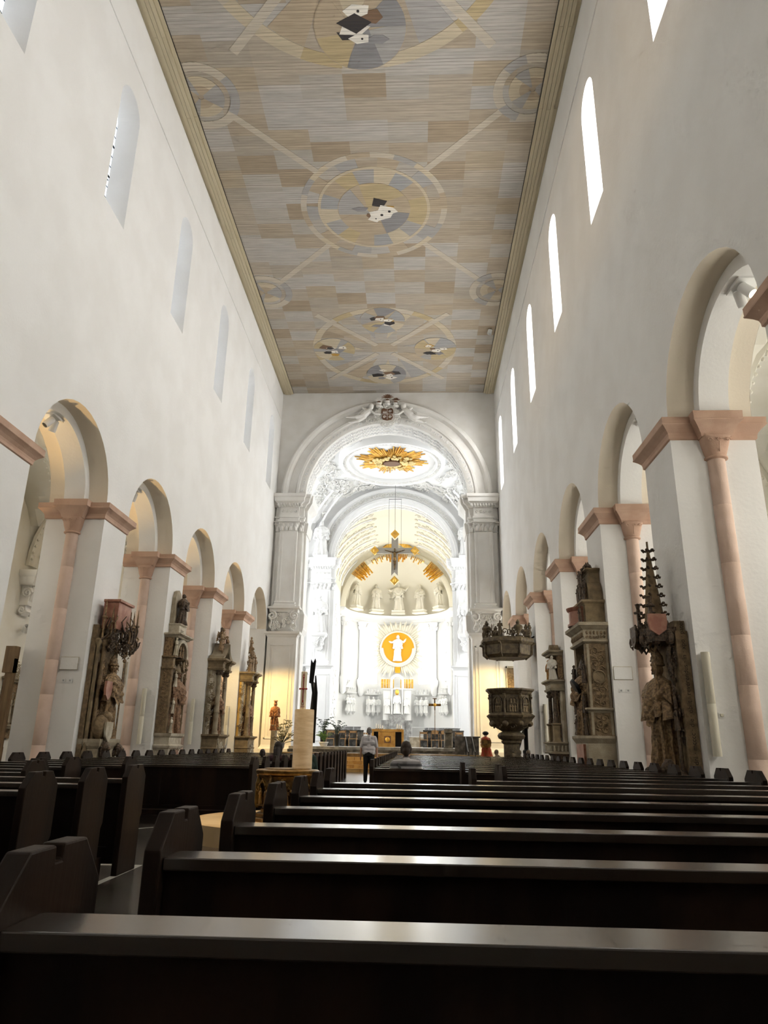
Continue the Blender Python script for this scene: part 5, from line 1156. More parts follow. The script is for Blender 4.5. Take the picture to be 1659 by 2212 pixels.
obj('shield', G().prism(shp, lambda a,b,d: (-.56-d*.9, .52+a-d*.2, 3.36+b), 0, .045), REDMARBLE, m1); obj('shield', G().prism(shp, lambda a,b,d: (-.02+a, .76+d, 3.2+b), 0, .045), STONE_D, m1)
g = G().lathe([(.20,3.42),(.18,3.6),(.02,4.92)], (0,.36,0), 6, PI/6, 2*PI+PI/6); g.tube([(0,.36,4.85),(0,.36,5.05)], .022, 5); obj('spire', g, ORNTAN, m1)
for lv in range(8):
    z = 3.62+.178*lv; rr = .18*(1-(z-3.5)/1.45)+.012
    for k in range(6):
        a = PI/6+k*PI/3; x, y = rr*math.cos(a), .36+rr*math.sin(a); ca, sa = math.cos(a), math.sin(a)
        obj('crocket', G().tube([(x,y,z),(x+.04*ca,y+.04*sa,z-.012),(x+.075*ca,y+.075*sa,z+.012),(x+.10*ca,y+.10*sa,z+.0)], [.024,.016,.024,.028], 5), STONE_D, m1, True)
for x, y in ((-.4,.56),(.38,.54)):
    obj('pinnacle', G().box(x-.03,x+.03,y-.03,y+.03,3.35,3.78).lathe([(.09,3.7),(.09,3.73),(.02,3.74),(.05,3.86),(.06,3.88),(.01,3.9)], (x,y,0), 8).tube([(x,y,3.6),(x*.5,.42,3.62)], .025, 4), STONE_D, m1)
lion_o(m1, STONE_D, -.42, .36, .58, .55, .2); lion_o(m1, STONE_D, .38, .42, .5, .5, -.4)
text(m1, 'anno \u00b7 dni \u00b7 mcccc \u00b7 die \u00b7 obiit \u00b7 reverendus \u00b7 in \u00b7 xpo \u00b7 pater', .115, Matrix.Translation((-.603, .075, .62)) @ Matrix(((0,0,-1,0),(0,1,0,0),(1,0,0,0),(0,0,0,1))), INK, 'inscription', 'LEFT')

gg = G(); scrolls(gg, lambda R: ((R.choice((-.5,.46))+R.uniform(-.07,.07),R.uniform(.22,.34),R.uniform(.8,3.0)), (1,0,0), (0,0,1), (0,1,0)), 44, .04, .09, 31); obj('edge_carving', gg, STONE_D, m1, True, kind='stuff')
# ---- right 2: deep Renaissance monument
m2 = mon('renaissance_monument', 'deep carved Renaissance monument with arabesque side pilaster on second right pier', 1, 19.05)
obj('base', G().mould(-.66,.66,.01,.66,[(0,.10),(.14,.10),(.2,.02),(1.3,.02),(1.36,.06),(1.42,.10),(1.48,.10)]), STONE_G, m2); obj('base_panel', G().box(-.4,.4,.68,.74,.22,1.28), REDMARBLE, m2)
for e in (-1, 1):
    x0, x1 = sorted((e*.68, e*.46)); w = obj('side_pilaster', G().box(x0,x1,.01,.58,1.48,3.72), ORNTAN, m2)
    gg = G(); arabesque(gg, (e*.684,.30,2.18), (0,1,0), (0,0,1), (e,0,0), .44, .62, 4, 3); arabesque(gg, (e*.684,.30,2.98), (0,1,0), (0,0,1), (e,0,0), .44, .62, 4, 9); arabesque(gg, (e*.684,.30,1.55), (0,1,0), (0,0,1), (e,0,0), .44, .42, 3, 7)
    obj('arabesque', gg, ORNTAN, w, True, kind='stuff')
    obj('medallion', G().loft([[(e*(.68+d), .30+r*math.cos(2*PI*k/24), 2.89+r*math.sin(2*PI*k/24)) for k in range(24)] for r, d in ((.17,0),(.17,.04),(.14,.05),(.13,.02),(.02,.02))]), STONE_T, w, True)
    obj('pilaster_ledge', G().mould(x0,x1,.01,.58,COR(2.02,.12,.09)), STONE_G, w); obj('pilaster_frame', G().box(x0-.012 if e < 0 else x1, x0 if e < 0 else x1+.012, .03,.09,1.5,3.7).box(x0-.012 if e < 0 else x1, x0 if e < 0 else x1+.012, .50,.56,1.5,3.7), STONE_G, w)
    [mf(m2, 'angel', STONE_D, *a) for a in ((e*.56,.64,2.75,.55,15+e),(e*.5,.66,2.02,.5,25+e),(e*.52,.66,1.5,.5,35+e))]
obj('niche_back', G().box(-.46,.46,.01,.12,1.48,3.72), STONE_D, m2)
figure(m2, 1.72, T(0,.55,1.49,.15), STONE_B, 12, 'hold', 1.12, 'mitre', None, STONE_D, folds=11)
obj('tasselled_hat', G().lathe([(.02,.0),(.22,.02),(.25,.08),(.12,.14),(.02,.16)], (0,0,0), 14), BLACKM, m2, True, T(-.12,.82,2.62,0,1,1.1))
obj('entablature', G().mould(-.70,.70,.01,.60,[(3.72,.0),(3.76,.06),(3.80,.06),(3.82,.0),(4.06,.03),(4.08,.06),(4.14,.12),(4.16,.15),(4.24,.15)]), STONE_G, m2)
gg = G()
for e in (-1, 1):
    for k in range(6): gg.sph((e*.71,.08+.09*k,3.99), (.03,.04,.06), 6, 4); gg.spiral((e*.71,.1+.085*k,3.88), (0,1,0), (0,0,1), .045, .012, 1.2, 1, 8, k)
for k in range(12): gg.sph((-.6+.11*k,.62,3.95), (.05,.04,.07), 6, 4)
obj('frieze', gg, ORNTAN, m2, True, kind='stuff')
obj('attic_block', G().mould(-.62,.62,.01,.5,[(4.24,.0),(4.7,.0)]+COR(4.7,.14,.1)), STONE_T, m2); obj('attic_drum', G().lathe([(.42,4.24),(.42,4.3),(.38,4.32),(.38,4.62),(.42,4.66),(.44,4.72)], (0,.42,0), 20), REDMARBLE, m2, True)
for e in (-1, 1): mf(m2, 'crowning_figure', STONE_D, e*.5, .62, 4.26, .45, 41+e)
for x, z, hh in ((-.34,4.86,.62),(0,4.86,.75),(.34,4.86,.6),(-.15,5.3,.5),(.16,5.3,.5)): mf(m2, 'crowning_figure', STONE_D, x, .42, z, hh, int(z*10+x*9))
for e in (-1, 1): obj('scroll_shoulder', G().loft([[(e*a,y,z) for a, z in ((.25,4.84),(.58,4.84),(.56,5.12),(.42,5.34),(.25,5.36))] for y in (.01,.36)]), STONE_T, m2)
obj('upper_block', G().mould(-.36,.36,.01,.3,[(5.3,.0),(5.62,.0)]+COR(5.62,.12,.1)), STONE_T, m2)
for x, y, z, r in ((0,.2,5.84,.1),(-.2,.3,5.82,.075),(.2,.28,5.82,.075)): obj('ball_finial', G().lathe([(r*.4,-r),(r*.6,-.8*r),(r*.95,-.3*r),(r,0),(r*.8,.6*r),(r*.3,.95*r),(r*.25,1.3*r),(.01,1.5*r)], (x,y,z+r*.2), 12), STONE_D, m2, True)

gg = G(); scrolls(gg, lambda R: ((R.uniform(-.45,.45),R.uniform(.14,.5),R.uniform(3.0,3.7)), (1,0,0), (0,0,1), (0,1,0)), 40, .05, .11, 37); scrolls(gg, lambda R: ((R.choice((-.42,.42))+R.uniform(-.08,.08),R.uniform(.3,.62),R.uniform(1.5,3.1)), (1,0,0), (0,0,1), (0,1,0)), 50, .04, .09, 38); obj('niche_carving', gg, STONE_D, m2, True, kind='stuff')
# ---- right 3: slender columned epitaph
m3 = mon('columned_epitaph', 'slender epitaph with dark columns and painted figures on third right pier', 1, 24.55)
obj('console', G().mould(-.42,.42,.01,.34,[(.35,-.18),(.55,-.05),(.62,-.1),(.8,.02),(.95,.10),(1.0,.14)]), STONE_D, m3)
b = obj('base', G().mould(-.5,.5,.01,.5,[(1.0,.08),(1.05,.08),(1.08,.0),(1.26,.0)]+COR(1.26,.1,.1)), STONE_G, m3)
gg = G()
for k in range(7): gg.lathe([(.02,1.08),(.035,1.13),(.02,1.2),(.03,1.25)], (-.42+.14*k,.54,0), 8)
for k in range(4): gg.lathe([(.02,1.08),(.035,1.13),(.02,1.2),(.03,1.25)], (-.54,.1+.12*k,0), 8)
obj('baluster', gg, STONE_W, b, True, kind='stuff')
obj('back_slab', G().box(-.48,.48,.01,.1,1.36,2.95), STONE_G, m3)
for e in (-1, 1): obj('column_pedestal', G().mould(e*.4-.1,e*.4+.1,.24,.44,[(1.36,.03),(1.42,.0),(1.86,.0),(1.9,.04),(1.94,.04)], True), STONE_T, m3); column(m3, e*.4, .34, 1.94, 2.96, .07, STONE_D, STONE_D); obj('rear_pilaster', G().box(e*.4-.08,e*.4+.08,.1,.16,1.36,2.95), STONE_W, m3)
mf(m3, 'relief_figure', STONE_B, 0, .25, 1.4, .8, 51); mf(m3, 'relief_figure', STONE_B, -.12, .2, 2.2, .6, 52); gg = G(); scrolls(gg, flat_frame(-.3,.3,1.5,2.9,.13), 30, .05,.1, 6); obj('relief', gg, STONE_B, m3, True, kind='stuff')
obj('entablature', G().mould(-.48,.48,.01,.46,[(2.96,.02),(3.02,.05),(3.05,.0),(3.16,.0)]+COR(3.16,.14,.12)), STONE_G, m3)
obj('aedicule', G().box(-.45,.45,.01,.1,3.3,4.12).box(-.06,.0,.1,.34,3.3,4.12).box(-.46,-.38,.1,.2,3.3,4.12).box(.38,.46,.1,.2,3.3,4.12), STONE_B, m3)
OCHRE = mat('painted ochre robe', (.50,.26,.05), .6, col2=(.36,.15,.03), scale=8); PALEB = mat('painted pale body', (.70,.66,.58), .6)
figure(m3, .80, T(-.40,.36,3.3,.9), PALEB, 61, 'down', 1.1, name='painted_figure', one=True); figure(m3, .74, T(.36,.34,3.3), OCHRE, 62, 'hold', 1.0, name='painted_figure', one=True); figure(m3, .74, T(-.16,.36,3.3), OCHRE, 63, 'hold', 1.0, name='painted_figure', one=True)
obj('upper_cornice', G().mould(-.46,.46,.01,.4,COR(4.1,.16,.12)), STONE_G, m3); obj('pediment', G().prism([(-.2,4.26),(.2,4.26),(.16,4.4),(.0,4.5),(-.16,4.4)], lambda a,b,d: (a,d,b), .05, .35), STONE_T, m3); obj('spike_finial', G().lathe([(.04,4.26),(.05,4.3),(.01,4.45)], (-.42,.3,0), 8), STONE_T, m3)

# ---- left 1: late Gothic bishop with branchwork canopy
n1 = mon('bishop_monument', 'late Gothic bishop monument with tangled branch canopy on first left pier', -1, 18.75)
obj('back_slab', G().box(-.62,.64,.01,.14,0,4.05), ORNTAN, n1)
obj('base', G().mould(-.56,.58,.01,.52,[(0,.05),(.7,.05),(.76,.0),(.98,.0),(1.05,.05),(1.14,.07),(1.22,.07)]), STONE_G, n1)
for x, y, mm in ((.60,.2,STONE_T),(.50,.30,ORNTAN),(-.58,.2,STONE_T)): obj('shaft', G().lathe([(.075,.2),(.075,.9),(.05,.98),(.045,3.5),(.09,3.58),(.10,3.66),(.06,3.7)], (x,y,0), 10), mm, n1, True)
figure(n1, 1.92, T(-.04,.38,1.23,-.15), STONE_B, 17, 'hold', 1.05, 'mitre', 'crozier', STONE_B, folds=10); obj('gilt_sudarium', G().tube([(-.34,.62,2.55),(-.36,.6,3.2)], [.03,.05], 6), STONE_W, n1, True)
[mf(n1, 'angel', STONE_B, *a) for a in ((.38,.26,2.55,.62,71),(-.44,.28,2.7,.6,72),(.42,.3,3.2,.34,73))]
obj('helm_crest', G().sph((.42,.46,1.5), (.24,.2,.3), 12, 8).sph((.30,.52,1.75), (.16,.16,.14), 10, 6), ORNTAN, n1, True); obj('shield', G().prism([(x*1.25,z*1.25) for x, z in shp], lambda a,b,d: (.36+a,.62+d,1.42+b), 0, .05), STONE_W, n1); obj('red_shield', G().prism([(x*1.2,z*1.2) for x, z in shp], lambda a,b,d: (.48+a*.9,.52+d,2.42+b), 0, .06), REDMARBLE, n1)
lion_o(n1, STONE_D, .36,.46,.72,.55,-.3); lion_o(n1, STONE_D, -.42,.46,.72,.5,.3)
obj('canopy_box', G().mould(-.40,.44,.14,.52,[(3.98,.0),(4.66,.02),(4.68,.07),(4.74,.07)]), REDMARBLE, n1)
R = random.Random(14)
for k in range(22):
    x = -.55+1.15*R.random(); y = .3+.45*R.random(); z = 3.42; pts = [(x,y,z)]
    for q in range(6): x += R.uniform(-.16,.16); y = min(.82, max(.2, y+R.uniform(-.1,.1))); z += R.uniform(.08,.2); pts.append((max(-.62,min(.66,x)),y,z))
    obj('branch', G().tube(pts, [.035,.032,.03,.028,.024,.02,.012], 5), STONE_D if k % 3 else STONE_B, n1, True)
for x, y, zt in ((.56,.25,4.72),(.46,.42,4.6),(-.22,.72,4.55),(-.42,.74,4.62),(-.56,.6,4.42),(-.58,.3,4.3),(.1,.78,4.1)):
    obj('pinnacle', G().lathe([(.028,3.6),(.028,zt-.5),(.07,zt-.47),(.07,zt-.44),(.026,zt-.42),(.022,zt-.2),(.004,zt)], (x,y,0), 6), STONE_B, n1)
gg = G(); scrolls(gg, lambda R: ((R.uniform(-.6,.6),R.uniform(.4,.8),R.uniform(3.35,3.95)), (1,0,0), (0,.3,1), (0,1,0)), 46, .05, .12, 5)
obj('leafwork', gg, STONE_D, n1, True, kind='stuff')

gg = G(); scrolls(gg, lambda R: ((R.choice((-.48,.34))+R.uniform(-.1,.1),R.uniform(.16,.34),R.uniform(1.3,3.4)), (1,0,0), (0,0,1), (0,1,0)), 54, .04, .1, 33); obj('edge_carving', gg, STONE_B, n1, True, kind='stuff')
# ---- left 2: bishop with lunette and standing figure on top
n2 = mon('bishop_monument', 'tall pale bishop monument with arched lunette and obelisk figure on second left pier', -1, 24.15)
obj('base', G().mould(-.62,.62,.01,.5,[(0,.05),(.18,.05),(.22,.0),(.95,.0),(1.0,.05),(1.06,.07),(1.1,.0),(1.3,.0),(1.36,.06),(1.44,.08)]), STONE_W, n2); obj('base_panel', G().box(-.32,.28,.5,.54,.28,.92), REDMARBLE, n2)
gg = G(); scrolls(gg, flat_frame(-.6,.6,.3,.95,.52), 26, .05,.1, 8); obj('base_carving', gg, STONE_G, n2, True, kind='stuff')
for e in (-1, 1):
    x0, x1 = sorted((e*.66,e*.46)); p = obj('side_pilaster', G().box(x0,x1,.01,.36,1.44,3.45).mould(x0,x1,.01,.36,COR(3.42,.1,.06)), ORNTAN, n2); obj('frieze_block', G().box(x0,x1,.01,.38,3.52,3.8).mould(x0,x1,.01,.38,COR(3.78,.1,.07)), ORNTAN, n2)
    gg = G(); arabesque(gg, (e*.664,.19,1.6), (0,1,0), (0,0,1), (e,0,0), .26, 1.8, 14, 5); obj('arabesque', gg, STONE_B, p, True, kind='stuff')
    [mf(n2, 'side_figure', STONE_W if e > 0 else STONE_B, e*.46,.46,z,.5,int(z*7)+e) for z in (1.45,2.05,2.9)]
obj('niche_back', G().box(-.46,.46,.01,.1,1.44,3.8), STONE_D, n2)
BISHOP = mat('rosy carved stone', (.36,.21,.115), .7, col2=(.19,.105,.058), scale=18, bump=.5, bscale=35)
figure(n2, 2.0, T(-.05,.34,1.45,-.15), BISHOP, 23, 'hold', 1.0, 'mitre', 'crozier', STONE_T, folds=10)
gl_ = G(); arch_sweep(gl_, 0, 3.9, [(.48,.34),(.48,.46),(.58,.48),(.60,.34)], 0.0, 20, sgn=1); obj('lunette_arch', gl_, STONE_W, n2, True); obj('lunette_field', G().prism([(-.5,3.9)]+[(-.5*math.cos(PI*k/14),3.9+.5*math.sin(PI*k/14)) for k in range(15)], lambda a,b,d: (a,d,b), .1, .3), STONE_D, n2)
[mf(n2, 'lunette_figure', STONE_B, x,.36,3.9,.42,int(x*9)) for x in (-.28,0,.28)]; mf(n2, 'side_figure', STONE_W, .56,.4,3.9,.6,91); gg = G(); scrolls(gg, flat_frame(-.4,.4,3.95,4.35,.32), 16, .05,.09, 2); obj('lunette_relief', gg, STONE_B, n2, True, kind='stuff')
obj('cornice', G().mould(-.6,.6,.01,.44,COR(4.5,.14,.14)), STONE_W, n2); obj('lunette_sides', G().box(-.62,-.46,.01,.3,3.88,4.5).box(.46,.62,.01,.3,3.88,4.5), STONE_B, n2)
pq = obj('plaque_block', G().mould(-.3,.34,.01,.36,[(4.64,.0),(4.92,.0)]+COR(4.92,.08,.06)), STONE_W, n2); text(pq, 'CIDIDC', .11, Matrix.Translation((0,.362,4.74)) @ Matrix.Rotation(PI,4,'Z') @ RX, INK)
obj('obelisk_slab', G().prism([(-.3,5.0),(.34,5.0),(.32,5.9),(.22,6.12),(.02,6.2),(-.18,6.1),(-.28,5.9)], lambda a,b,d: (a,d,b), .01, .14), STONE_G, n2); figure(n2, 1.08, T(-.02,.3,5.0), STONE_D, 29, 'pray', 1.25, name='kneeling_figure', one=True)

gg = G(); scrolls(gg, lambda R: ((R.choice((-.4,.4))+R.uniform(-.08,.08),R.uniform(.12,.36),R.uniform(1.5,3.8)), (1,0,0), (0,0,1), (0,1,0)), 54, .04, .09, 35); obj('edge_carving', gg, STONE_G, n2, True, kind='stuff')
# ---- left 3: two free columns with broken segmental pediment
def columned(side, Y, nm, lab, mcol, mst, sd, top, gilt=None):
    t = mon(nm, lab, side, Y)
    obj('base', G().mould(-.66,.66,.01,.62,[(0,.06),(.16,.06),(.2,.0),(.9,.0),(.96,.04),(1.0,.0),(1.3,.0)]+COR(1.3,.18,.12)), mst, t)
    gg = G(); scrolls(gg, flat_frame(-.6,.6,.3,1.2,.63), 34, .05,.12, sd); obj('base_carving', gg, STONE_W, t, True, kind='stuff')
    obj('back_slab', G().box(-.62,.62,.01,.12,1.48,3.95), gilt or STONE_G, t)
    for e in (-1, 1): column(t, e*.48, .46, 1.48, 3.95, .095, mcol, STONE_D); obj('rear_pilaster', G().box(e*.5-.12,e*.5+.12,.12,.2,1.48,3.95), STONE_W, t)
    gg = G(); scrolls(gg, lambda R: ((R.choice((-.68,.68)),R.uniform(.15,.32),R.uniform(1.6,3.7)), (0,1,0), (0,0,1), (1,0,0)), 34, .06,.11, sd+1); obj('side_scrolls', gg, STONE_T, t, True, kind='stuff')
    figure(t, 1.75, T(0,.34,1.5), BISHOP, sd+5, 'hold', .95, 'mitre', 'crozier', STONE_T)
    for e in (-1, 1): obj('entablature_block', G().mould(e*.48-.17,e*.48+.17,.01,.62,[(3.95,.02),(4.02,.05),(4.06,.0),(4.2,.0)]+COR(4.2,.2,.16)), mst, t)
    obj('entablature', G().mould(-.32,.32,.01,.42,[(3.95,.02),(4.02,.05),(4.06,.0),(4.2,.0)]+COR(4.2,.2,.14)), STONE_W, t)
    return t
n3 = columned(-1, 29.5, 'columned_monument', 'grey columned monument with broken segmental pediment on third left pier', STONE_G, STONE_T, 30, 5.75)
for e in (-1, 1):
    obj('pediment_arc', G().loft([[(e*(.72-.62*math.sin(a)*1.0), y, 4.4+.62*(1-math.cos(a))*1.0+o) for y, o in ((.05,0),(.62,0),(.66,.10),(.05,.12))] for a in [PI/2*k/8*.95 for k in range(9)]]), STONE_G, n3, True)
mf(n3,'crowning_figure',STONE_B,.36,.4,4.75,.8,101); mf(n3,'crowning_figure',STONE_B,-.34,.45,4.75,.7,102); mf(n3,'crowning_figure',STONE_B,.05,.35,4.62,1.1,103); gg = G(); scrolls(gg, lambda R: ((R.uniform(-.3,.45),R.uniform(.2,.5),R.uniform(4.6,5.5)), (1,0,0), (0,0,1), (0,1,0)), 20, .07,.14, 9); obj('crowning_scrolls', gg, STONE_B, n3, True, kind='stuff')
g = G()
for k in range(7): a = -1+2*k/6; g.tube([(.1,.3,5.5),(.1+.16*a,.3,5.75-.06*abs(a))], [.05,.02], 5)
obj('crown', g, STONE_D, n3, True)
n4 = columned(-1, 34.95, 'columned_monument', 'warm lit columned monument with gilded panel and three figures on fourth left pier', STONE_T, STONE_T, 40, 6.1, mat('gilded slab', (.55,.34,.08), .5, .2))
[mf(n4,'crowning_figure',STONE_B,*a) for a in ((-.52,.45,4.4,.85,111),(.05,.4,4.4,1.25,112),(.5,.42,4.4,.75,113),(0,.3,5.35,.8,114))]; gg = G(); scrolls(gg, lambda R: ((R.uniform(-.3,.4),R.uniform(.2,.5),R.uniform(4.4,5.4)), (1,0,0), (0,0,1), (0,1,0)), 18, .07,.13, 19); obj('crowning_scrolls', gg, STONE_B, n4, True, kind='stuff')
# ---- board and epitaph in the left aisle
t = thing('wooden_board', 'tall narrow brown board on the aisle side of the first left pier', 'board', (-10.02, 17.6, 0)); obj('board', G().box(-.12,.06,-.05,.12,1.0,3.1), PLANKW, t); obj('board_head', G().box(-.2,.06,-.07,.14,2.75,3.4), PLANKW, t); obj('board_foot', G().box(-.2,.06,-.08,.14,.0,1.0), PLANKW, t)
t = thing('wall_epitaph', 'small carved stone epitaph on the left aisle wall', 'epitaph', (XL-5.34, 24.15, 0), -PI/2)
obj('back', G().box(-.5,.5,.01,.1,1.2,3.2), STONE_B, t); obj('cornice', G().mould(-.5,.5,.01,.25,COR(3.0,.16,.1)), STONE_G, t); obj('sill', G().mould(-.5,.5,.01,.25,COR(1.5,.14,.1)), STONE_G, t)
gg = G(); scrolls(gg, flat_frame(-.45,.45,1.7,3.0,.12), 40, .06,.12, 3); scrolls(gg, flat_frame(-.3,.3,3.1,3.6,.1), 14, .08,.12, 4); mf(t,'relief_figure',STONE_G,-.2,.16,1.7,.9,5); mf(t,'relief_figure',STONE_G,.2,.16,1.7,.9,6); obj('relief', gg, STONE_G, t, True, kind='stuff')
for e in (-1, 1): column(t, e*.42, .16, 1.65, 3.0, .05, STONE_D)
# ---- painting-like stone relief in the right aisle end
t = thing('stone_epitaph', 'tan relief slab on the far aisle wall right of the pulpit', 'epitaph', (5.35, YF-.02, 0)); obj('slab', G().box(-.3,.3,-.1,0,3.4,5.3), ORNTAN, t); obj('frame', G().box(-.36,-.3,-.13,0,3.3,5.4).box(.3,.36,-.13,0,3.3,5.4).box(-.36,.36,-.13,0,5.3,5.4).box(-.36,.36,-.13,0,3.3,3.4), STONE_W, t)
gg = G(); scrolls(gg, lambda R: ((R.uniform(-.25,.25),-.1,R.uniform(3.5,5.2)), (1,0,0), (0,0,1), (0,-1,0)), 24, .06,.12, 3); obj('relief', gg, ORNTAN, t, True, kind='stuff')
# ------------------------------------------------------------------ pulpit
PBR = mat('pulpit stone', (.155,.115,.06), .6, col2=(.07,.05,.028), scale=7, bump=.5, bscale=35)
pu = thing('pulpit', 'carved dark stone pulpit on a pillar with seated figures', 'pulpit', (3.80, 29.55, 0), PI/8)
oct_ = lambda pr, n=8: G().lathe(pr, (0,0,0), n, 0, 2*PI)
obj('foot', oct_([(.62,0),(.62,.22),(.5,.28)]), PBR, pu); obj('pillar', oct_([(.38,.26),(.33,.34),(.32,1.28),(.40,1.34),(.42,1.42)]), PBR, pu); obj('knop', oct_([(.34,1.42),(.50,1.50),(.54,1.60),(.48,1.70),(.34,1.76)], 24), PBR, pu, True)
obj('bowl', oct_([(.30,1.74),(.42,1.80),(.66,1.95),(.80,2.10),(.86,2.24),(.90,2.28)], 24), PBR, pu, True)
gg = G()
for k in range(8): a = 2*PI*k/8; gg.sph((.76*math.cos(a),.76*math.sin(a),2.06), (.13,.13,.12), 8, 6); gg.spiral((.66*math.cos(a+.4),.66*math.sin(a+.4),1.95), (-math.sin(a),math.cos(a),0), (0,0,1), .13, .03, 1.4, 1, 10)
obj('bowl_ornament', gg, PBR, pu, True)
obj('lower_cornice', oct_([(.88,2.24),(.96,2.30),(.99,2.36),(.90,2.42),(.84,2.46)]), PBR, pu); obj('parapet', oct_([(.80,2.44),(.80,3.18)]), PBR, pu); obj('upper_cornice', oct_([(.80,3.14),(.88,3.20),(.92,3.26),(1.0,3.32),(1.0,3.38),(.8,3.39)]), PBR, pu)
for k in range(8):
    a = 2*PI*(k+.5)/8; M = Matrix.Rotation(a-PI/2,4,'Z'); ap = .80*math.cos(PI/8)
    gg = G(); arch_sweep(gg, 0, 2.88, [(.17,.0),(.17,.05),(.21,.05),(.21,.0)], ap, 12, sgn=1); gg.box(-.21,-.17,ap,ap+.05,2.5,2.88); gg.box(.17,.21,ap,ap+.05,2.5,2.88); gg.box(-.21,.21,ap,ap+.04,2.80,2.83)
    pn = obj('relief_panel', gg, PBR, pu, True, M)
    gf = G(); [mini_fig(gf, x,ap+.02,2.5,.26,k*5+i) for i, x in enumerate((-.1,0,.1))]; [mini_fig(gf, x,ap+.02,2.83,.17,k*7+i) for i, x in enumerate((-.07,.05))]; obj('panel_figures', gf, mat('pulpit relief', (.27,.20,.11), .6), pn, True)
    a2 = 2*PI*k/8; column(pu, .84*math.cos(a2), .84*math.sin(a2), 2.46, 3.18, .035, PBR, PBR, 'corner_column')
for a, sd in ((-2.75,1),(-.55,2),(1.0,3)):
    caps = [((0,.0,.42),.15,(0,.02,.72),.15),((0,.06,.98),.09,(0,.07,.94),.085),((.16,.02,.72),.07,(.2,.2,.5),.06),((-.16,.02,.72),.07,(-.2,.2,.52),.06),((.2,.2,.5),.055,(.05,.34,.52),.05),((-.2,.2,.52),.055,(-.05,.34,.54),.05),((.1,.05,.38),.12,(.12,.36,.38),.1),((-.1,.05,.38),.12,(-.12,.36,.38),.1),((.12,.36,.38),.09,(.13,.42,.06),.08),((-.12,.36,.38),.09,(-.13,.42,.06),.08),((0,-.02,.1),.2,(0,0,.35),.2)]
    blob('seated_evangelist', caps, mat('evangelist stone', (.24,.18,.115), .7, col2=(.10,.07,.045), scale=6), pu, .022, 3, T(.62*math.cos(a-PI/8), .62*math.sin(a-PI/8), .02, a-PI/8-PI/2))
gg = G(); mini_fig(gg, 0,-.36,.34,.72,9,PI); obj('pillar_figure', gg, PBR, pu, True, Matrix.Rotation(-PI/8,4,'Z'))
cn = thing('pulpit_canopy', 'octagonal carved sounding board above the pulpit with urn crest', 'canopy', (3.78, 29.6, 4.6), PI/8)
obj('soffit', oct_([(.3,.02),(.78,.0),(.86,.06)]), PBR, cn); obj('frieze', oct_([(.86,.06),(.98,.12),(1.0,.5),(1.06,.56)]), PBR, cn); obj('cornice', oct_([(1.06,.55),(1.12,.62),(1.12,.72),(1.04,.8),(.6,.82)]), PBR, cn)
for k in range(8):
    a = 2*PI*k/8; ca, sa = math.cos(a), math.sin(a); x, y = 1.0*ca, 1.0*sa
    if k % 2: gg = G(); mini_fig(gg, 0,0,0,.62,k,a-PI/2); obj('crest_figure', gg, PBR, cn, True, T(x*.95,y*.95,.82))
    else: obj('urn', G().lathe([(.10,0),(.05,.06),(.09,.16),(.2,.34),(.16,.42),(.06,.46),(.09,.54),(.02,.66)], (x*.92,y*.92,.82), 12), PBR, cn, True)
    obj('rib_bracket', G().tube([(.84*ca,.84*sa,.02),(1.0*ca,1.0*sa,.16),(1.02*ca,1.02*sa,.5),(1.16*ca,1.16*sa,.58)], [.05,.06,.05,.05], 5), PBR, cn, True)
    b = a+PI/8; cb, sb_ = math.cos(b), math.sin(b); gg = G()
    for q in (-1, 0, 1): gg.spiral((.96*cb-q*.2*sb_,.96*sb_+q*.2*cb,.98), (-sb_,cb,0), (0,0,1), .15, .03, 1.3, 1 if q else -1, 10, q)
    gg.tube([(.96*cb,.96*sb_,.82),(.96*cb,.96*sb_,1.3)], .02, 4); obj('cresting', gg, PBR, cn, True)
obj('wall_stay', G().tube([(.3,-.15,.6),(1.0,-.5,.9)], .03, 5), DARKIRON, cn)
sc = thing('pulpit_stair_post', 'dark turned stair post behind the pulpit', 'post', (4.55, 30.75, 0)); obj('shaft', G().lathe([(.14,0),(.14,.1),(.1,.16),(.1,.9),(.15,.95),(.15,1.05),(.09,1.1),(.09,1.9),(.16,2.0),(.16,2.1)], (0,0,0), 12), DARKIRON, sc, True); obj('handrail', G().tube([(0,0,2.1),(-.1,1.6,1.1)], .05, 6), DARKIRON, sc)
# ------------------------------------------------------------------ smaller statues
md = thing('madonna_statue', 'reddish wooden Madonna with crown on a stone column at far left', 'statue', (-7.05, 37.0, 0))
obj('column', G().lathe([(.2,0),(.2,.12),(.165,.16),(.155,1.72),(.17,1.78)], (0,0,0), 18), STONE_G, md, True); figure(md, 1.38, T(0,0,1.79,PI), TERRA, 44, 'hold', .98, name='figure', folds=10)
g = G().lathe([(.065,0),(.085,.09),(.08,.09),(.06,.0)], (0,0,3.12), 14); [g.tube([(.082*math.cos(a),.082*math.sin(a),3.2),(.09*math.cos(a),.09*math.sin(a),3.26)], [.02,.008], 4) for a in [2*PI*k/7 for k in range(7)]]; obj('crown', g, TERRA, md, True)
obj('child', robe(.42, 3, 1.0, 6, nz=8, na=12, cape=False).add(head(.42)), TERRA, md, True, T(.13,-.16,2.5,PI))
rs = thing('painted_bust', 'painted saint figure in red robe with dark hat holding a box', 'statue', (3.12, 33.0, 0), PI)
obj('plinth', G().mould(-.22,.22,-.2,.2,[(0,.05),(.1,.05),(.14,.0),(.66,.0),(.7,.06),(.74,.06)], True), STONE_D, rs); obj('robe', robe(1.0, 7, 1.45, 8, cape=False), REDROBE, rs, True, T(0,0,.74)); obj('mantle', G().lathe([(.2,.40),(.24,.5),(.2,.66),(.09,.80)], (0,0,.74), 18), OCHRE, rs, True); obj('head', head(1.0), FLESH, rs, True, T(0,0,.74))
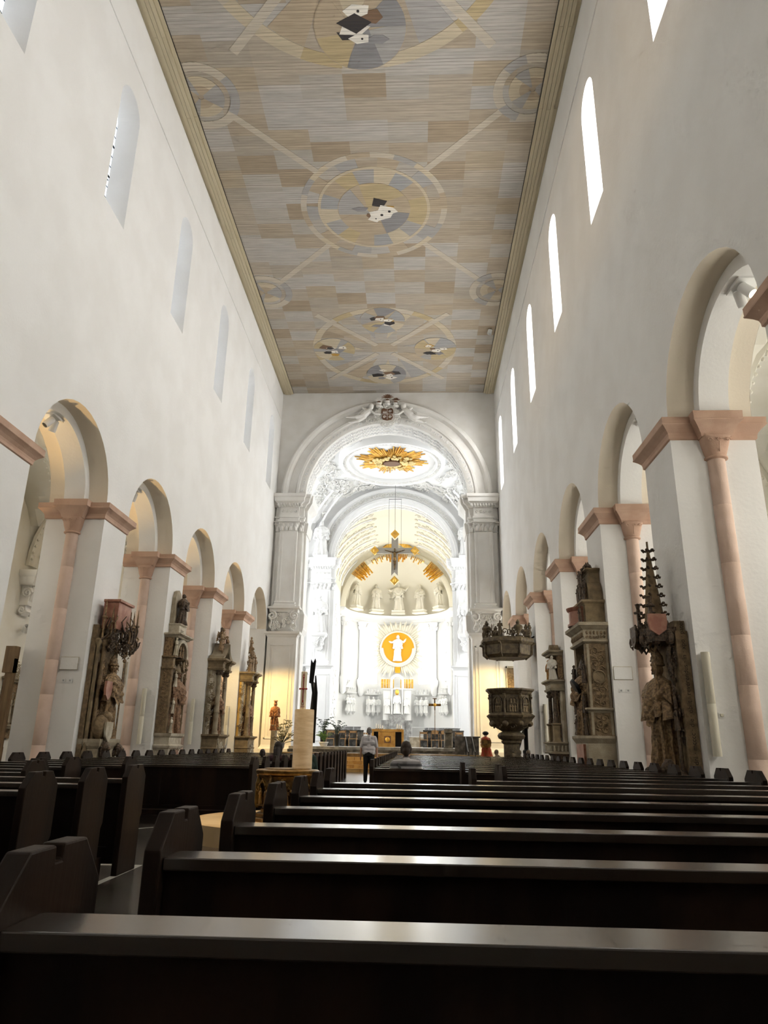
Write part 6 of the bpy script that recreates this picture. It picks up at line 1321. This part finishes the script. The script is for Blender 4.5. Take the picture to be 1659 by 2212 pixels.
obj('hat', G().sph((0,-.01,1.74), (.14,.14,.09), 14, 8), BLACKM, rs, True); obj('arms', arms(1.0, 'hold', 1.3)[0], OCHRE, rs, True, T(0,0,.74)); obj('box', G().box(-.2,.2,.2,.32,1.24,1.46), GILT_ST, rs)
# ------------------------------------------------------------------ people
def person(label, x, y, z=0, rz=0): return thing('person', label, 'person', (x, y, z), rz)
def handcaps(w, e, d=(0,0,-1), s=1.0):
    """relaxed hand at wrist w: palm and five separate, slightly curled fingers (d = hand direction)"""
    w = Vector(w); d = Vector(d).normalized(); fw = Vector((0,1,0)); sd = Vector((e,0,0)); c = [(w, .024*s, w+d*.075*s, .026*s)]
    for i, L in enumerate((.062,.075,.07,.052)):
        o = fw*((1.5-i)*.019*s); a = w+d*.085*s+o; b = a+d*L*.55*s-sd*.006*s; c.append((a, .0085*s, b, .008*s)); c.append((b, .008*s, b+d*L*.45*s-sd*.018*s, .0065*s))
    t = w+d*.03*s+fw*.024*s; c.append((t, .011*s, t+d*.035*s+fw*.018*s-sd*.008*s, .009*s)); c.append((t+d*.035*s+fw*.018*s-sd*.008*s, .009*s, t+d*.065*s+fw*.016*s-sd*.014*s, .0075*s))
    return c
def headcaps(z, y=0, s=1.0, tx=0.0):
    """skull, jaw, nose, ears; facing +y, z = crown of the head"""
    return [((tx,y-.012*s,z-.095*s),.088*s,(tx,y+.018*s,z-.10*s),.082*s), ((tx,y+.03*s,z-.15*s),.062*s,(tx,y+.045*s,z-.19*s),.045*s), ((tx,y+.10*s,z-.115*s),.012*s,(tx,y+.118*s,z-.145*s),.014*s), ((tx-.083*s,y,z-.12*s),.016*s,(tx-.083*s,y-.006*s,z-.145*s),.012*s), ((tx+.083*s,y,z-.12*s),.016*s,(tx+.083*s,y-.006*s,z-.145*s),.012*s),
            ((tx,y-.02*s,z-.20*s),.055*s,(tx,y-.025*s,z-.30*s),.06*s), ((tx-.025*s,y+.09*s,z-.175*s),.010*s,(tx+.025*s,y+.09*s,z-.175*s),.010*s)]
def eyes(t, z, y=0, s=1.0, tx=0):
    for e in (-1, 1): obj('eye', G().sph((tx+e*.032*s, y+.088*s, z-.112*s), .011*s, 8, 6), BLACKM, t, True)
# standing man in white shirt walking up the aisle
p = person('man in white short-sleeved shirt and black trousers walking up the aisle', -1.5, 24.5)
H = 1.72
sk = headcaps(H, .03)
for e, wy in ((-1, .06), (1, -.04)):
    sk += [((e*.235,.0,1.16),.042,(e*.262,wy*.4,.98),.036),((e*.262,wy*.4,.98),.036,(e*.27,wy,.83),.026)]+handcaps((e*.27,wy,.82), e)
blob('body', sk, SKIN, p, .0075, 2); eyes(p, H, .03)
shirt = [((-.12,0,1.38),.09,(.12,0,1.38),.09),((-.10,.0,1.25),.13,(.10,.0,1.25),.13),((-.09,.0,1.05),.135,(.09,.0,1.05),.135),((-.08,.0,.95),.14,(.08,.0,.95),.14),((0,-.02,1.36),.10,(0,-.02,1.0),.11),((0,-.01,1.44),.068,(0,-.015,1.40),.08)]
for e in (-1, 1): shirt += [((e*.17,0,1.385),.085,(e*.235,0,1.15),.075)]
blob('shirt', shirt, SHIRTW, p, .012, 3); obj('collar', G().lathe([(.07,1.42),(.075,1.46),(.07,1.475),(.06,1.46)], (0,-.01,0), 16), SHIRTW, p, True)
tr = [((-.07,-.01,.90),.125,(.07,-.01,.90),.125),((-.09,0,.86),.105,(-.095,.05,.48),.078),((-.095,.05,.48),.078,(-.10,-.02,.09),.064),((.09,0,.86),.105,(.095,.02,.48),.078),((.095,.02,.48),.078,(.10,.10,.09),.064)]
blob('trousers', tr, TROUS, p, .013, 3); obj('belt', G().lathe([(.165,.925),(.17,.93),(.17,.955),(.165,.96)], (0,-.005,0), 20, sy=.78), BLACKM, p, True)
for e, y in ((-1,-.02),(1,.10)): blob('shoe', [((e*.10,y-.05,.045),.042,(e*.105,y+.15,.04),.038)], BLACKM, p, .012, 2)
blob('hair', [((0,-.025,H-.06),.082,(0,.0,H-.055),.078),((0,-.06,H-.12),.058,(0,-.055,H-.17),.05),((-.06,-.02,H-.10),.036,(-.055,-.03,H-.14),.03),((.06,-.02,H-.10),.036,(.055,-.03,H-.14),.03)], HAIRG, p, .009, 2)
# seated people
def seated(label, x, k, m, hairm, s=1.0, dy=.30, long=False, top=1.22, tr=None, extra=None, hat=None):
    y = 1.52+.94*k+dy; p = person(label, x, y); H = top
    sk = headcaps(H, .03, s)
    for e in (-1, 1): sk += [((e*.24*s,.06,H-.60*s),.04*s,(e*.16*s,.22,H-.60*s),.032*s)]+handcaps((e*.14*s,.22,H-.60*s), e, (-.25*e,1,-.2), s)
    blob('body', sk, SKIN, p, .008, 2); eyes(p, H, .03, s)
    b = H-.30*s
    sh = [((-.12*s,0,b-.04*s),.085*s,(.12*s,0,b-.04*s),.085*s),((-.10*s,0,b-.22*s),.135*s,(.10*s,0,b-.22*s),.135*s),((-.09*s,.02,b-.42*s),.14*s,(.09*s,.02,b-.42*s),.14*s),((0,-.02,b),.085*s,(0,-.02,b+.05*s),.06*s)]
    for e in (-1, 1): sh += [((e*.18*s,0,b-.05*s),.08*s,(e*.245*s,.04,b-.30*s),.065*s),((e*.245*s,.04,b-.30*s),.06*s,(e*.21*s,.16,b-.36*s),.05*s)]
    blob('shirt', sh, m, p, .012, 3)
    blob('trousers', [((-.08*s,.05,.56),.11*s,(.08*s,.05,.56),.11*s),((-.1*s,.08,.54),.09*s,(-.11*s,.26,.53),.075*s),((.1*s,.08,.54),.09*s,(.11*s,.26,.53),.075*s),((-.11*s,.26,.53),.07*s,(-.11*s,.22,.1),.055*s),((.11*s,.26,.53),.07*s,(.11*s,.22,.1),.055*s)], tr or TROUS, p, .014, 3)
    for e in (-1, 1): blob('shoe', [((e*.11*s,.20,.045),.042,(e*.11*s,.34,.04),.036)], BLACKM, p, .013, 2)
    hr = [((0,-.025*s,H-.058*s),.086*s,(0,.005,H-.055*s),.082*s),((0,-.055*s,H-.12*s),.065*s,(0,-.05*s,H-.17*s),.055*s),((-.062*s,-.01,H-.10*s),.038*s,(-.058*s,-.02,H-.15*s),.034*s),((.062*s,-.01,H-.10*s),.038*s,(.058*s,-.02,H-.15*s),.034*s)]
    if long: hr += [((0,-.085*s,H-.15*s),.06*s,(.02,-.13*s,H-.42*s),.05*s),((.02,-.13*s,H-.42*s),.045*s,(.02,-.14*s,H-.55*s),.02*s),((-.06*s,-.03,H-.15*s),.04*s,(-.06*s,-.05,H-.26*s),.03*s),((.06*s,-.03,H-.15*s),.04*s,(.06*s,-.05,H-.26*s),.03*s)]
    blob('hair', hr, hairm, p, .009, 2); return p
def stripes():
    m = bpy.data.materials.new('striped shirt'); m.use_nodes = True; n = m.node_tree.nodes; l = m.node_tree.links; b = n['Principled BSDF']; b.inputs['Roughness'].default_value = .85
    tc = n.new('ShaderNodeTexCoord'); s = n.new('ShaderNodeSeparateXYZ'); l.new(tc.outputs['Object'], s.inputs[0]); k = n.new('ShaderNodeMath'); k.operation = 'MULTIPLY'; k.inputs[1].default_value = 1/.135; l.new(s.outputs['Z'], k.inputs[0])
    f = n.new('ShaderNodeMath'); f.operation = 'FRACT'; l.new(k.outputs[0], f.inputs[0]); r = n.new('ShaderNodeValToRGB'); r.color_ramp.interpolation = 'CONSTANT'; e = r.color_ramp.elements; e[0].color = (.62,.60,.60,1); e[1].position = .42; e[1].color = (.13,.125,.13,1); q = e.new(.72); q.color = (.30,.29,.30,1)
    l.new(f.outputs[0], r.inputs['Fac']); l.new(r.outputs['Color'], b.inputs['Base Color']); return m
q = seated('man in grey and white striped shirt with shoulder strap, seen from behind', -.14, 11, stripes(), HAIRB, top=1.235)
obj('shoulder_strap', G().tube([(-.14,.05,.915),(-.13,-.09,.90),(-.02,-.155,.72),(.12,-.16,.56),(.18,-.05,.5)], .018, 6), STRAP, q, True)
seated('woman with long dark hair seated left of the candle column', -2.92, 15, PURPC, HAIRD, long=True, top=1.21)
seated('small dark-haired child seated in the left pews, only the head showing', -4.02, 19, PURPC, HAIRD, s=.85, top=1.02)
seated('person in dark green top half hidden by the candle column', -2.72, 18, GREENC, HAIRD, top=1.2)
